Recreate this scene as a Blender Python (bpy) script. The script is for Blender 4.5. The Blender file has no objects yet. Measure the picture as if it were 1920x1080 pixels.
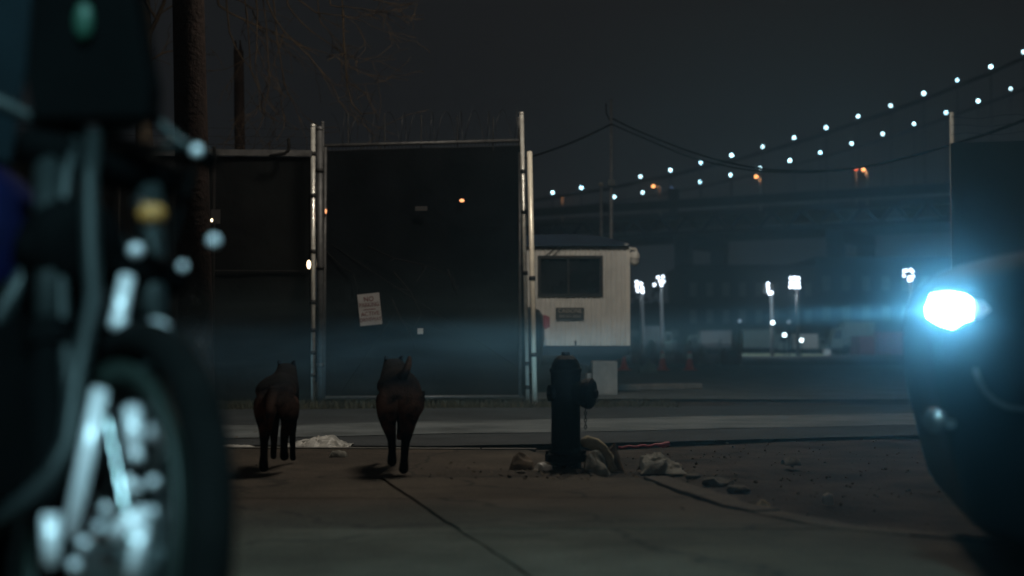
import bpy, bmesh, math, random
from mathutils import Vector as V, Matrix, noise
R = math.radians
C = bpy.context.scene.collection
S = bpy.context.scene

# ------------------------------------------------------------------ camera
FPX, CAMH, PITCH = 2667.0, 0.64, math.atan(115 / 2667.0)
cd = bpy.data.cameras.new('camera'); cam = bpy.data.objects.new('camera', cd); C.objects.link(cam)
cam.location = (0, 0, CAMH); cam.rotation_euler = (math.pi / 2 + PITCH, 0, 0)
cd.lens = 50; cd.sensor_width = 36; cd.clip_start = 0.05; cd.clip_end = 5000
cd.dof.use_dof = True; cd.dof.focus_distance = 10.5; cd.dof.aperture_fstop = 1.6
S.camera = cam

# ------------------------------------------------------------------ world
w = bpy.data.worlds.new('World'); S.world = w; w.use_nodes = True
nt = w.node_tree; bg = nt.nodes['Background']
tc = nt.nodes.new('ShaderNodeTexCoord'); sx = nt.nodes.new('ShaderNodeSeparateXYZ')
rmp = nt.nodes.new('ShaderNodeValToRGB')
nt.links.new(tc.outputs['Generated'], sx.inputs[0]); nt.links.new(sx.outputs['Z'], rmp.inputs[0])
nt.links.new(rmp.outputs[0], bg.inputs['Color'])
rmp.color_ramp.elements[0].position = 0.0; rmp.color_ramp.elements[0].color = (0.0078, 0.0098, 0.0128, 1)
rmp.color_ramp.elements[1].position = 0.5; rmp.color_ramp.elements[1].color = (0.0092, 0.0093, 0.0094, 1)
e = rmp.color_ramp.elements.new(0.10); e.color = (0.0085, 0.0094, 0.0106, 1)
bg.inputs['Strength'].default_value = 1.0
S.view_settings.view_transform = 'Standard'; S.view_settings.look = 'None'
S.view_settings.exposure = 0; S.view_settings.gamma = 1
cy = S.cycles
cy.use_denoising = True
try: cy.denoiser = 'OPENIMAGEDENOISE'
except Exception: pass
cy.max_bounces = 5; cy.volume_bounces = 0; cy.transparent_max_bounces = 8
cy.sample_clamp_indirect = 1.5; cy.caustics_reflective = False; cy.caustics_refractive = False
cy.use_adaptive_sampling = True; cy.adaptive_threshold = 0.012

# moonlight / city glow: a very weak sun from behind the camera
sd = bpy.data.lights.new('moon', 'SUN'); sd.energy = 0.05; sd.angle = R(6); sd.color = (1.0, 0.80, 0.60)
so = bpy.data.objects.new('moon', sd); C.objects.link(so)
so.rotation_euler = V((0.30, 0.90, -0.42)).to_track_quat('-Z', 'Y').to_euler()

# ------------------------------------------------------------------ pixel helpers (photo pixels, 1920x1080)
_F = V((0, math.cos(PITCH), math.sin(PITCH))); _U = V((0, -math.sin(PITCH), math.cos(PITCH))); _R = V((1, 0, 0))
def ray(px, py): return _F + _R * ((px - 960) / FPX) - _U * ((py - 540) / FPX)
def P(px, py, Y):
    d = ray(px, py); t = Y / d.y; return V((0, 0, CAMH)) + d * t
def G(px, py, z=0.0):
    d = ray(px, py); t = (z - CAMH) / d.z; return V((0, 0, CAMH)) + d * t

# ------------------------------------------------------------------ materials
def mat(name, col, rough=0.7, metal=0.0, var=0.25, scale=8.0, bump=0.0, bscale=40.0, spec=0.4, detail=6, coat=0.0, tint=None, obj_space=True):
    m = bpy.data.materials.new(name); m.use_nodes = True
    n = m.node_tree.nodes; l = m.node_tree.links; b = n['Principled BSDF']
    b.inputs['Roughness'].default_value = rough; b.inputs['Metallic'].default_value = metal
    b.inputs['Specular IOR Level'].default_value = spec
    b.inputs['Coat Weight'].default_value = coat
    t = n.new('ShaderNodeTexCoord')
    src = t.outputs['Object']
    ns = n.new('ShaderNodeTexNoise'); ns.inputs['Scale'].default_value = scale; ns.inputs['Detail'].default_value = detail
    ns.inputs['Roughness'].default_value = 0.6
    l.new(src, ns.inputs['Vector'])
    r = n.new('ShaderNodeValToRGB'); l.new(ns.outputs['Fac'], r.inputs[0])
    c2 = tint if tint else [min(1, c * (1 + var)) for c in col]
    r.color_ramp.elements[0].position = 0.32; r.color_ramp.elements[1].position = 0.68
    r.color_ramp.elements[0].color = (*[c * (1 - var) for c in col], 1)
    r.color_ramp.elements[1].color = (*c2, 1)
    l.new(r.outputs[0], b.inputs['Base Color'])
    if bump > 0:
        n2 = n.new('ShaderNodeTexNoise'); n2.inputs['Scale'].default_value = bscale; n2.inputs['Detail'].default_value = 8
        l.new(src, n2.inputs['Vector'])
        bp = n.new('ShaderNodeBump'); bp.inputs['Strength'].default_value = bump; bp.inputs['Distance'].default_value = 0.02
        l.new(n2.outputs['Fac'], bp.inputs['Height']); l.new(bp.outputs[0], b.inputs['Normal'])
    return m

def emit(name, col, strength, sample='NONE'):
    m = bpy.data.materials.new(name); m.use_nodes = True
    b = m.node_tree.nodes['Principled BSDF']
    b.inputs['Base Color'].default_value = (0.1, 0.1, 0.1, 1)
    b.inputs['Emission Color'].default_value = (*col, 1); b.inputs['Emission Strength'].default_value = strength
    m.cycles.emission_sampling = sample
    return m

M = {}
M['dirt'] = mat('dirt', (0.032, 0.027, 0.024), 0.95, var=0.6, scale=2.4, bump=1.0, bscale=22, spec=0.1, tint=(0.070, 0.057, 0.047), detail=12)
M['asphalt'] = mat('asphalt', (0.030, 0.034, 0.037), 0.85, var=0.35, scale=1.2, bump=0.7, bscale=60, spec=0.25)
M['pale_dust_lit'] = mat('pale_dust_lit', (0.092, 0.103, 0.106), 0.9, var=0.45, scale=1.5, bump=0.6, bscale=30, spec=0.2)  # dust colour, made paler and cooler to hold light on the road
def paving(name, col, seed):
    m = mat(name, col, 0.9, var=0.18, scale=2.0, bump=0.5, bscale=70, spec=0.2)
    n = m.node_tree.nodes; l = m.node_tree.links; b = n['Principled BSDF']
    src = b.inputs['Base Color'].links[0].from_socket
    tcn = n.new('ShaderNodeTexCoord'); mp = n.new('ShaderNodeMapping'); mp.inputs['Location'].default_value = (seed, seed * 2, 0); l.new(tcn.outputs['Object'], mp.inputs[0])
    n1 = n.new('ShaderNodeTexNoise'); n1.inputs['Scale'].default_value = 0.9; n1.inputs['Detail'].default_value = 9; n1.inputs['Roughness'].default_value = 0.72; l.new(mp.outputs[0], n1.inputs['Vector'])
    r1 = n.new('ShaderNodeValToRGB'); r1.color_ramp.elements[0].position = 0.40; r1.color_ramp.elements[0].color = (0.55, 0.53, 0.50, 1); r1.color_ramp.elements[1].position = 0.62; r1.color_ramp.elements[1].color = (1.18, 1.18, 1.18, 1)
    l.new(n1.outputs['Fac'], r1.inputs[0])
    n2 = n.new('ShaderNodeTexNoise'); n2.inputs['Scale'].default_value = 130; n2.inputs['Detail'].default_value = 2; l.new(mp.outputs[0], n2.inputs['Vector'])
    r2 = n.new('ShaderNodeValToRGB'); r2.color_ramp.elements[0].position = 0.36; r2.color_ramp.elements[0].color = (0.55, 0.55, 0.55, 1); r2.color_ramp.elements[1].position = 0.62; r2.color_ramp.elements[1].color = (1.25, 1.25, 1.25, 1)
    l.new(n2.outputs['Fac'], r2.inputs[0])
    v = n.new('ShaderNodeTexVoronoi'); v.feature = 'DISTANCE_TO_EDGE'; v.inputs['Scale'].default_value = 0.55; l.new(n.new('ShaderNodeVectorMath').outputs[0], v.inputs['Vector'])
    vm = v.inputs['Vector'].links[0].from_node; vm.operation = 'ADD'; l.new(mp.outputs[0], vm.inputs[0])
    n3 = n.new('ShaderNodeTexNoise'); n3.inputs['Scale'].default_value = 2.2; n3.inputs['Detail'].default_value = 6; l.new(mp.outputs[0], n3.inputs['Vector'])
    sc = n.new('ShaderNodeVectorMath'); sc.operation = 'SCALE'; sc.inputs['Scale'].default_value = 0.5; l.new(n3.outputs['Color'], sc.inputs[0]); l.new(sc.outputs[0], vm.inputs[1])
    r3 = n.new('ShaderNodeValToRGB'); r3.color_ramp.elements[0].position = 0.003; r3.color_ramp.elements[0].color = (0.35, 0.35, 0.35, 1); r3.color_ramp.elements[1].position = 0.009; r3.color_ramp.elements[1].color = (1, 1, 1, 1); l.new(v.outputs['Distance'], r3.inputs[0])
    for r in (r1, r2, r3):
        x = n.new('ShaderNodeMix'); x.data_type = 'RGBA'; x.blend_type = 'MULTIPLY'; x.inputs['Factor'].default_value = 1.0
        l.new(src, x.inputs['A']); l.new(r.outputs[0], x.inputs['B']); src = x.outputs['Result']
    l.new(src, b.inputs['Base Color']); return m
M['concrete'] = paving('concrete', (0.078, 0.063, 0.046), 3.0)
M['concrete_b'] = paving('concrete_b', (0.066, 0.052, 0.038), 11.0)
M['concrete_kerb'] = paving('concrete_kerb', (0.088, 0.074, 0.058), 5.0)
M['kerb'] = mat('kerb', (0.11, 0.105, 0.095), 0.9, var=0.3, scale=4, bump=0.5, bscale=40, spec=0.2)
M['barrier'] = mat('barrier', (0.20, 0.19, 0.175), 0.9, var=0.3, scale=3, bump=0.4, bscale=30, spec=0.2)
M['grass'] = mat('grass', (0.060, 0.056, 0.036), 0.9, var=0.4, scale=6, spec=0.1)
M['fabric'] = mat('fabric', (0.0035, 0.0045, 0.0055), 0.85, var=0.45, scale=1.6, bump=0.6, bscale=5, spec=0.04)
M['fabric_r'] = mat('fabric_r', (0.0060, 0.0065, 0.0065), 0.85, var=0.5, scale=1.2, bump=0.5, bscale=6, spec=0.04)
M['galv'] = mat('galv', (0.88, 0.83, 0.74), 0.26, metal=0.55, var=0.25, scale=14, bump=0.15, bscale=60)
M['post_pale'] = mat('post_pale', (0.92, 0.84, 0.70), 0.35, metal=0.25, var=0.10, scale=10)
M['galv_dull'] = mat('galv_dull', (0.10, 0.10, 0.10), 0.55, metal=0.5, var=0.3, scale=12)
M['wire'] = mat('wire', (0.05, 0.05, 0.05), 0.5, metal=0.6)
M['cable_black'] = mat('cable_black', (0.008, 0.0075, 0.007), 0.7, spec=0.1)
M['wood_pole'] = mat('wood_pole', (0.017, 0.011, 0.009), 0.9, var=0.45, scale=7, bump=0.8, bscale=25, spec=0.1)
M['bark'] = mat('bark', (0.055, 0.045, 0.034), 0.9, var=0.3, scale=10, spec=0.1)
M['twig'] = mat('twig', (0.062, 0.045, 0.030), 0.9, var=0.4, scale=3, spec=0.1)
M['siding'] = mat('siding', (0.56, 0.55, 0.52), 0.65, var=0.16, scale=2.6, bump=0.1, bscale=20, spec=0.3)
M['navy'] = mat('navy', (0.007, 0.014, 0.026), 0.6, var=0.3, scale=3, spec=0.3)
M['navy_roof'] = mat('navy_roof', (0.010, 0.026, 0.055), 0.45, var=0.3, scale=3, spec=0.3)
M['dark_frame'] = mat('dark_frame', (0.022, 0.021, 0.020), 0.5, spec=0.3)
M['glass_dark'] = mat('glass_dark', (0.012, 0.013, 0.015), 0.10, var=0.5, scale=2.5, spec=0.5)
M['white_paint'] = mat('white_paint', (0.62, 0.60, 0.55), 0.55, var=0.12, scale=5)
M['sign_white'] = mat('sign_white', (0.27, 0.265, 0.26), 0.6, var=0.15, scale=5)
M['sign_red'] = mat('sign_red', (0.10, 0.006, 0.006), 0.6, var=0.15, scale=9)
M['sign_dark'] = mat('sign_dark', (0.022, 0.021, 0.020), 0.6, var=0.2)
M['sign_grey'] = mat('sign_grey', (0.40, 0.38, 0.34), 0.6, var=0.1)
M['hydrant'] = mat('hydrant', (0.003, 0.0035, 0.0045), 0.7, var=0.35, scale=12, bump=0.35, bscale=50, spec=0.12)
M['chain'] = mat('chain', (0.03, 0.03, 0.03), 0.45, metal=0.7)
M['plastic_white'] = mat('plastic_white', (0.40, 0.39, 0.36), 0.55, var=0.2, scale=9)
M['cream'] = mat('cream', (0.34, 0.29, 0.19), 0.85, var=0.3, scale=14, bump=0.4, bscale=50)
M['sack'] = mat('sack', (0.20, 0.195, 0.165), 0.85, var=0.25, scale=10, bump=0.4, bscale=40)
M['brown_paper'] = mat('brown_paper', (0.11, 0.075, 0.045), 0.9, var=0.3, scale=12)
M['red_plastic'] = mat('red_plastic', (0.42, 0.02, 0.04), 0.5, var=0.3, scale=9)
M['leaf'] = mat('leaf', (0.075, 0.060, 0.042), 0.9, var=0.6, scale=9, spec=0.1)
M['rubble'] = mat('rubble', (0.10, 0.09, 0.075), 0.95, var=0.4, scale=9, bump=0.5, bscale=30)
M['car_black'] = mat('car_black', (0.003, 0.004, 0.005), 0.55, var=0.2, scale=2, spec=0.06, coat=0.0)
M['car_grey'] = mat('car_grey', (0.010, 0.011, 0.014), 0.4, var=0.2, spec=0.4, coat=0.2)
M['car_trim'] = mat('car_trim', (0.006, 0.006, 0.006), 0.7, spec=0.2)
M['tyre'] = mat('tyre', (0.004, 0.004, 0.004), 0.9, var=0.3, scale=20, spec=0.06)
M['alloy'] = mat('alloy', (0.22, 0.22, 0.23), 0.4, metal=0.9)
M['chrome'] = mat('chrome', (0.72, 0.74, 0.76), 0.16, metal=1.0, var=0.05)
M['steel'] = mat('steel', (0.42, 0.44, 0.45), 0.32, metal=1.0, var=0.15)
M['polished_glint'] = mat('polished_glint', (0.95, 0.86, 0.90), 0.30, metal=0.25, var=0.06)  # pale base colour stands in for highlights on metal
M['mirror_green'] = mat('mirror_green', (0.014, 0.055, 0.035), 0.5)
M['moto_blue_glow'] = mat('moto_blue_glow', (0.0012, 0.002, 0.020), 0.7, var=0.3, spec=0.08)  # deep blue lamp glow put into the tank colour
M['moto_slate'] = mat('moto_slate', (0.004, 0.008, 0.011), 0.8, spec=0.1, var=0.2)
M['moto_black'] = mat('moto_black', (0.0016, 0.0018, 0.002), 0.8, spec=0.04)
M['moto_tube'] = mat('moto_tube', (0.014, 0.017, 0.0175), 0.5, metal=0.1, var=0.2)
M['rim_green'] = mat('rim_green', (0.012, 0.018, 0.015), 0.55, metal=0.1, var=0.25)
M['amber'] = mat('amber', (0.42, 0.17, 0.04), 0.5, var=0.15)
M['taillight'] = emit('taillight', (1.0, 0.02, 0.09), 0.05)
def fur(name, tail):
    m = mat(name, (0.007, 0.006, 0.006), 0.9, var=0.5, scale=25, bump=0.6, bscale=90, spec=0.05)
    n = m.node_tree.nodes; l = m.node_tree.links; b = n['Principled BSDF']; src = b.inputs['Base Color'].links[0].from_socket
    t = n.new('ShaderNodeTexCoord'); ns = n.new('ShaderNodeTexNoise'); ns.inputs['Scale'].default_value = 9; ns.inputs['Detail'].default_value = 5; l.new(t.outputs['Object'], ns.inputs['Vector'])
    sp = n.new('ShaderNodeSeparateXYZ'); l.new(t.outputs['Object'], sp.inputs[0])
    def band(sock, a0, a1):
        mr = n.new('ShaderNodeMapRange'); mr.interpolation_type = 'SMOOTHSTEP'; l.new(sock, mr.inputs['Value'])
        mr.inputs['From Min'].default_value = a0; mr.inputs['From Max'].default_value = a1; return mr.outputs[0]
    def mul(a, b_, op='MULTIPLY'):
        q = n.new('ShaderNodeMath'); q.operation = op; q.use_clamp = True
        l.new(a, q.inputs[0]); l.new(b_, q.inputs[1]); return q.outputs[0]
    hind = mul(mul(band(sp.outputs['Z'], 0.56, 0.40), band(sp.outputs['Z'], 0.20, 0.29)), band(sp.outputs['X'], 0.10, 0.0))
    fore = mul(mul(band(sp.outputs['Z'], 0.46, 0.40), band(sp.outputs['Z'], 0.0, 0.05)), band(sp.outputs['X'], 0.7, 0.8))
    f = mul(hind, fore, 'ADD')
    if tail: f = mul(f, mul(band(sp.outputs['Z'], 0.56, 0.62), band(sp.outputs['X'], -0.02, -0.30)), 'ADD')
    f = mul(f, band(ns.outputs['Fac'], 0.30, 0.62))
    x = n.new('ShaderNodeMix'); x.data_type = 'RGBA'; l.new(f, x.inputs['Factor']); l.new(src, x.inputs['A']); x.inputs['B'].default_value = (0.115, 0.040, 0.022, 1)
    l.new(x.outputs['Result'], b.inputs['Base Color']); return m
M['fur'] = fur('fur', False); M['fur_tail'] = fur('fur_tail', True)
M['bridge_steel'] = mat('bridge_steel', (0.016, 0.020, 0.026), 0.85, var=0.3, scale=0.2, spec=0.1)
M['bridge_deck'] = mat('bridge_deck', (0.16, 0.12, 0.11), 0.9, var=0.35, scale=0.15, spec=0.1)
M['far_dark'] = mat('far_dark', (0.010, 0.012, 0.014), 0.9, var=0.4, scale=0.08, spec=0.05)
M['far_window'] = mat('far_window', (0.06, 0.065, 0.07), 0.4, spec=0.3)
M['cone_orange'] = mat('cone_orange', (0.55, 0.06, 0.03), 0.6, var=0.15)
M['red_box'] = mat('red_box', (0.13, 0.016, 0.02), 0.7, var=0.25, scale=1)
M['pole_grey'] = mat('pole_grey', (0.20, 0.20, 0.21), 0.6, metal=0.2)
M['tarp'] = mat('tarp', (0.13, 0.18, 0.18), 0.7, var=0.25, scale=2)
M['rail_green_lit'] = mat('rail_green_lit', (0.50, 0.60, 0.42), 0.6, var=0.15, scale=0.5)  # green cast of the floodlights put into a white barrier's colour
M['cable_lamp'] = emit('cable_lamp', (0.50, 0.86, 1.0), 14.0)
M['cable_lamp_soft'] = emit('cable_lamp_soft', (0.55, 0.88, 1.0), 9.0)
M['cable_lamp_cold'] = emit('cable_lamp_cold', (0.42, 0.80, 1.0), 13.0)
M['cable_lamp_dim'] = emit('cable_lamp_dim', (0.25, 0.45, 0.9), 0.5)
M['sodium'] = emit('sodium', (1.0, 0.40, 0.13), 7.0)
M['red_beacon'] = emit('red_beacon', (1.0, 0.12, 0.04), 3.0)
M['flood'] = emit('flood', (0.74, 0.86, 1.0), 7.0)
M['ball_lamp'] = emit('ball_lamp', (0.72, 0.93, 1.0), 8.0)
M['ball_dim'] = emit('ball_dim', (0.35, 0.5, 0.65), 0.6)
M['warm_light'] = emit('warm_light', (1.0, 0.78, 0.48), 5.0)
M['orange_light'] = emit('orange_light', (1.0, 0.38, 0.15), 2.0)
M['street_warm'] = emit('street_warm', (1.0, 0.74, 0.45), 20.0)
M['street_cool'] = emit('street_cool', (0.70, 1.0, 0.92), 20.0)
M['head_far'] = emit('head_far', (0.40, 0.72, 1.0), 0.5)
M['head_glow'] = emit('head_glow', (0.40, 0.76, 1.0), 66.0, 'FRONT_BACK' if False else 'AUTO')

# ------------------------------------------------------------------ mesh builder
class MB:
    def __init__(s): s.v = []; s.f = []; s.smooth = False
    def poly(s, vs, fs):
        o = len(s.v); s.v += [V(p) for p in vs]; s.f += [tuple(i + o for i in f) for f in fs]; return s
    def box(s, c, d, rot=None):
        c = V(c); hx, hy, hz = d[0] / 2, d[1] / 2, d[2] / 2
        vs = [V((x, y, z)) for z in (-hz, hz) for y in (-hy, hy) for x in (-hx, hx)]
        if rot is not None: vs = [rot @ p for p in vs]
        return s.poly([c + p for p in vs], [(0, 2, 3, 1), (4, 5, 7, 6), (0, 1, 5, 4), (2, 6, 7, 3), (0, 4, 6, 2), (1, 3, 7, 5)])
    def bbox(s, a, b):
        a, b = V(a), V(b); return s.box((a + b) / 2, [abs(b[i] - a[i]) for i in range(3)])
    def tube(s, pts, rad, n=10, caps=True):
        pts = [V(p) for p in pts]; m = len(pts)
        if not hasattr(rad, '__len__'): rad = [rad] * m
        o = len(s.v); prev = None
        for i, p in enumerate(pts):
            d = (pts[min(i + 1, m - 1)] - pts[max(i - 1, 0)])
            d = d.normalized() if d.length > 1e-9 else V((0, 0, 1))
            if prev is None:
                a = d.cross(V((0, 0, 1)))
                if a.length < 1e-3: a = d.cross(V((1, 0, 0)))
            else: a = prev - d * prev.dot(d)
            if a.length < 1e-6: a = d.orthogonal()
            a.normalize(); prev = a; b = d.cross(a)
            for k in range(n):
                t = 2 * math.pi * k / n
                s.v.append(p + (a * math.cos(t) + b * math.sin(t)) * rad[i])
        for i in range(m - 1):
            for k in range(n):
                k2 = (k + 1) % n
                s.f.append((o + i * n + k, o + i * n + k2, o + (i + 1) * n + k2, o + (i + 1) * n + k))
        if caps:
            s.f.append(tuple(o + k for k in reversed(range(n)))); s.f.append(tuple(o + (m - 1) * n + k for k in range(n)))
        return s
    def lathe(s, prof, n=24, o=(0, 0, 0), axis=None, up=None):
        """prof: list of (r, h) along axis"""
        o = V(o); ax = V(axis).normalized() if axis is not None else V((0, 0, 1))
        a = ax.orthogonal().normalized(); b = ax.cross(a)
        base = len(s.v); m = len(prof)
        for r, h in prof:
            for k in range(n):
                t = 2 * math.pi * k / n
                s.v.append(o + ax * h + (a * math.cos(t) + b * math.sin(t)) * max(r, 1e-4))
        for i in range(m - 1):
            for k in range(n):
                k2 = (k + 1) % n
                s.f.append((base + i * n + k, base + i * n + k2, base + (i + 1) * n + k2, base + (i + 1) * n + k))
        s.f.append(tuple(base + k for k in reversed(range(n)))); s.f.append(tuple(base + (m - 1) * n + k for k in range(n)))
        return s
    def prism(s, pts, ext):
        """pts: 3D outline, ext: extrusion vector"""
        pts = [V(p) for p in pts]; ext = V(ext); n = len(pts)
        vs = pts + [p + ext for p in pts]
        fs = [tuple(reversed(range(n))), tuple(range(n, 2 * n))] + [(i, (i + 1) % n, n + (i + 1) % n, n + i) for i in range(n)]
        return s.poly(vs, fs)
    def sphere(s, c, r, n=12, m=8, sc=(1, 1, 1)):
        c = V(c); o = len(s.v)
        for j in range(1, m):
            ph = math.pi * j / m
            for k in range(n):
                t = 2 * math.pi * k / n
                s.v.append(c + V((r * sc[0] * math.sin(ph) * math.cos(t), r * sc[1] * math.sin(ph) * math.sin(t), r * sc[2] * math.cos(ph))))
        s.v.append(c + V((0, 0, r * sc[2]))); s.v.append(c - V((0, 0, r * sc[2]))); T = len(s.v) - 2; B = T + 1
        for j in range(m - 2):
            for k in range(n):
                k2 = (k + 1) % n
                s.f.append((o + j * n + k, o + (j + 1) * n + k, o + (j + 1) * n + k2, o + j * n + k2))
        for k in range(n):
            k2 = (k + 1) % n
            s.f.append((T, o + k, o + k2)); s.f.append((B, o + (m - 2) * n + k2, o + (m - 2) * n + k))
        return s

def obj(name, mb, m, parent=None, smooth=False, origin=None, bevel=0.0, subsurf=0):
    me = bpy.data.meshes.new(name)
    o0 = V(origin) if origin is not None else V((0, 0, 0))
    me.from_pydata([tuple(p - o0) for p in mb.v], [], mb.f); me.update()
    bm = bmesh.new(); bm.from_mesh(me); bmesh.ops.recalc_face_normals(bm, faces=bm.faces); bm.to_mesh(me); bm.free()
    if smooth:
        for p in me.polygons: p.use_smooth = True
    me.materials.append(m)
    o = bpy.data.objects.new(name, me); C.objects.link(o)
    o.location = o0
    if parent is not None: o.parent = parent
    if bevel > 0:
        b = o.modifiers.new('bevel', 'BEVEL'); b.width = bevel; b.segments = 2; b.limit_method = 'ANGLE'
    if subsurf:
        q = o.modifiers.new('sub', 'SUBSURF'); q.levels = subsurf; q.render_levels = subsurf
    return o

def tag(o, label=None, cat=None, group=None, kind=None):
    if label: o['label'] = label
    if cat: o['category'] = cat
    if group: o['group'] = group
    if kind: o['kind'] = kind
    return o
def thing(name, label, cat, loc=(0, 0, 0), rot=(0, 0, 0), group=None):
    o = bpy.data.objects.new(name, None); C.objects.link(o); o.empty_display_size = 0.2
    o.location = loc; o.rotation_euler = rot
    return tag(o, label, cat, group)
def struct(name, mb, m, **k):
    return tag(obj(name, mb, m, **k), kind='structure')
def lamp(name, kind, loc, energy, col, size=0.1, parent=None, to=None, angle=None, blend=0.3):
    d = bpy.data.lights.new(name, kind); d.energy = energy; d.color = col
    d.shadow_soft_size = size
    o = bpy.data.objects.new(name, d); C.objects.link(o); o.location = loc
    if kind == 'SPOT':
        d.spot_size = angle; d.spot_blend = blend
        o.rotation_euler = (V(to) - V(loc)).to_track_quat('-Z', 'Y').to_euler()
    if parent is not None: o.parent = parent
    return o
def text(name, body, size, m, parent, mw, extr=0.001, sx=1.0):
    cu = bpy.data.curves.new(name, 'FONT'); cu.body = body; cu.size = size; cu.align_x = 'CENTER'; cu.align_y = 'CENTER'
    cu.extrude = extr; cu.resolution_u = 3
    t = bpy.data.objects.new(name, cu); C.objects.link(t)
    dg = bpy.context.evaluated_depsgraph_get()
    me = bpy.data.meshes.new_from_object(t.evaluated_get(dg))
    bpy.data.objects.remove(t, do_unlink=True)
    me.transform(Matrix.Diagonal((sx, 1, 1, 1)))
    me.materials.clear(); me.materials.append(m)
    o = bpy.data.objects.new(name, me); C.objects.link(o); o.parent = parent; o.matrix_local = mw
    return o

rng = random.Random(7)
# ================================================================== GROUND
def sheet(name, outline, z, thick, m, **k):
    mb = MB().prism([V((x, y, z - thick)) for x, y in outline], (0, 0, thick)); return struct(name, mb, m, **k)

g = MB()
xs = [-690, -200, -60, -25] + [-12 + 0.45 * i for i in range(54)] + [25, 60, 200, 690]
ys = [-300, -60, -15] + [-2 + 0.45 * i for i in range(66)] + [30, 36, 45, 60, 90, 140, 250, 640]
for y in ys:
    for x in xs:
        near = 1.0 if (-11 < x < 12 and -2 < y < 28) else 0.0
        z = -0.055 + near * (0.035 * noise.noise((x * 0.9, y * 0.9, 1.0)) + 0.015 * noise.noise((x * 2.7, y * 2.7, 4.0)))
        g.v.append(V((x, y, z)))
nx = len(xs)
for j in range(len(ys) - 1):
    for i in range(nx - 1):
        a = j * nx + i; g.f.append((a, a + 1, a + nx + 1, a + nx))
struct('ground', g, M['dirt'], smooth=True)

# near sidewalk slabs: far edge ~7.2 m, right corner curving back towards the camera
def curve_x(y):   # right-hand edge of the pavement as a function of depth
    pts = [(7.15, 0.78), (6.6, 0.86), (5.85, 0.98), (5.2, 1.24), (4.95, 1.5), (4.6, 1.95), (4.2, 2.8), (3.6, 4.6), (2.6, 6.5), (1.0, 8.0), (-3, 9.0)]
    if y >= pts[0][0]: return pts[0][1] - (y - pts[0][0]) * 1.2
    for (a, xa), (b, xb) in zip(pts, pts[1:]):
        if b <= y <= a: return xa + (xb - xa) * (a - y) / (a - b)
    return pts[-1][1]
walk = thing('pavement', None, None); walk['kind'] = 'structure'
rows = [(-3.0, 1.55), (1.565, 3.35), (3.365, 5.10), (5.118, 6.17), (6.182, 7.15)]
def diag_x(y):   # running joint crossing the slabs
    a, b = G(690, 880), G(965, 1062)
    return a.x + (b.x - a.x) * (y - a.y) / (b.y - a.y)
for i, (y0, y1) in enumerate(rows):
    n = 12
    for side in (0, 1):
        L, Rr = [], []
        for k in range(n + 1):
            y = y0 + (y1 - y0) * k / n
            wob = 0.012 * noise.noise((y * 5, i, 3.3))
            d = diag_x(y) + wob
            edge = curve_x(y) + 0.03 * noise.noise((y * 4, 9.1, i)) + 0.012 * noise.noise((y * 15, 2.1, i))
            if side == 0: L.append((-14, y)); Rr.append((d - 0.007, y))
            else: L.append((d + 0.007, y)); Rr.append((max(edge - 0.15, d + 0.05), y))
        out = Rr + L[::-1]
        z = 0.0 + rng.uniform(-0.003, 0.004)
        mb = MB().prism([V((x, y, z - 0.16)) for x, y in out], (0, 0, 0.16))
        obj('slab', mb, M['concrete'] if i % 2 == 0 else M['concrete_b'], walk)
kc = [V((curve_x(y), y, 0)) for y in [7.15 - 0.05 * i for i in range(72)]]
seg = []; acc = [kc[0]]
for q in kc[1:]:
    acc.append(q)
    if (q - acc[0]).length > 0.75: seg.append(acc); acc = [q]
for si, sg_ in enumerate(seg):
    outer, inner = [], []
    for i, q in enumerate(sg_):
        tdir = (sg_[min(i + 1, len(sg_) - 1)] - sg_[max(0, i - 1)]).normalized(); nn = V((tdir.y, -tdir.x, 0))
        if nn.x < 0 and abs(nn.x) > abs(nn.y): nn = -nn
        if nn.y < 0 and abs(nn.y) >= abs(nn.x): nn = -nn
        wv_ = 0.025 * noise.noise((q.x * 6, q.y * 6, 2)) + 0.012 * noise.noise((q.x * 22, q.y * 22, 5))
        outer.append(q + nn * wv_); inner.append(q - nn * 0.125)
    e0 = 0.03
    mbk = MB().prism([V((p.x, p.y, -0.15 + 0.004 * math.sin(si * 2.1))) for p in outer + inner[::-1]], (0, 0, 0.158))
    obj('kerbstone', mbk, M['concrete_kerb'], walk, bevel=0.006)
# second strip of pavement on the left with a kerb line, between 7.2 and 9.2 m
out = [(-14, 7.17), (-0.5, 7.17), (0.45, 7.17), (0.38, 7.8), (0.22, 8.6), (0.10, 9.15), (-3.0, 9.35), (-14, 10.2)]
sheet('footway', out, -0.004, 0.14, M['concrete_b'])
kb = MB()
kp = [(-14, 10.26), (-3.0, 9.41), (-0.2, 9.21), (0.16, 9.19)]
for (xa, ya), (xb, yb) in zip(kp, kp[1:]):
    d = V((xb - xa, yb - ya, 0)); L = d.length; a = math.atan2(d.y, d.x)
    kb.box(((xa + xb) / 2, (ya + yb) / 2, -0.06), (L - 0.012, 0.10, 0.125), Matrix.Rotation(a, 3, 'Z'))
struct('kerb', kb, M['kerb'])
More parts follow.
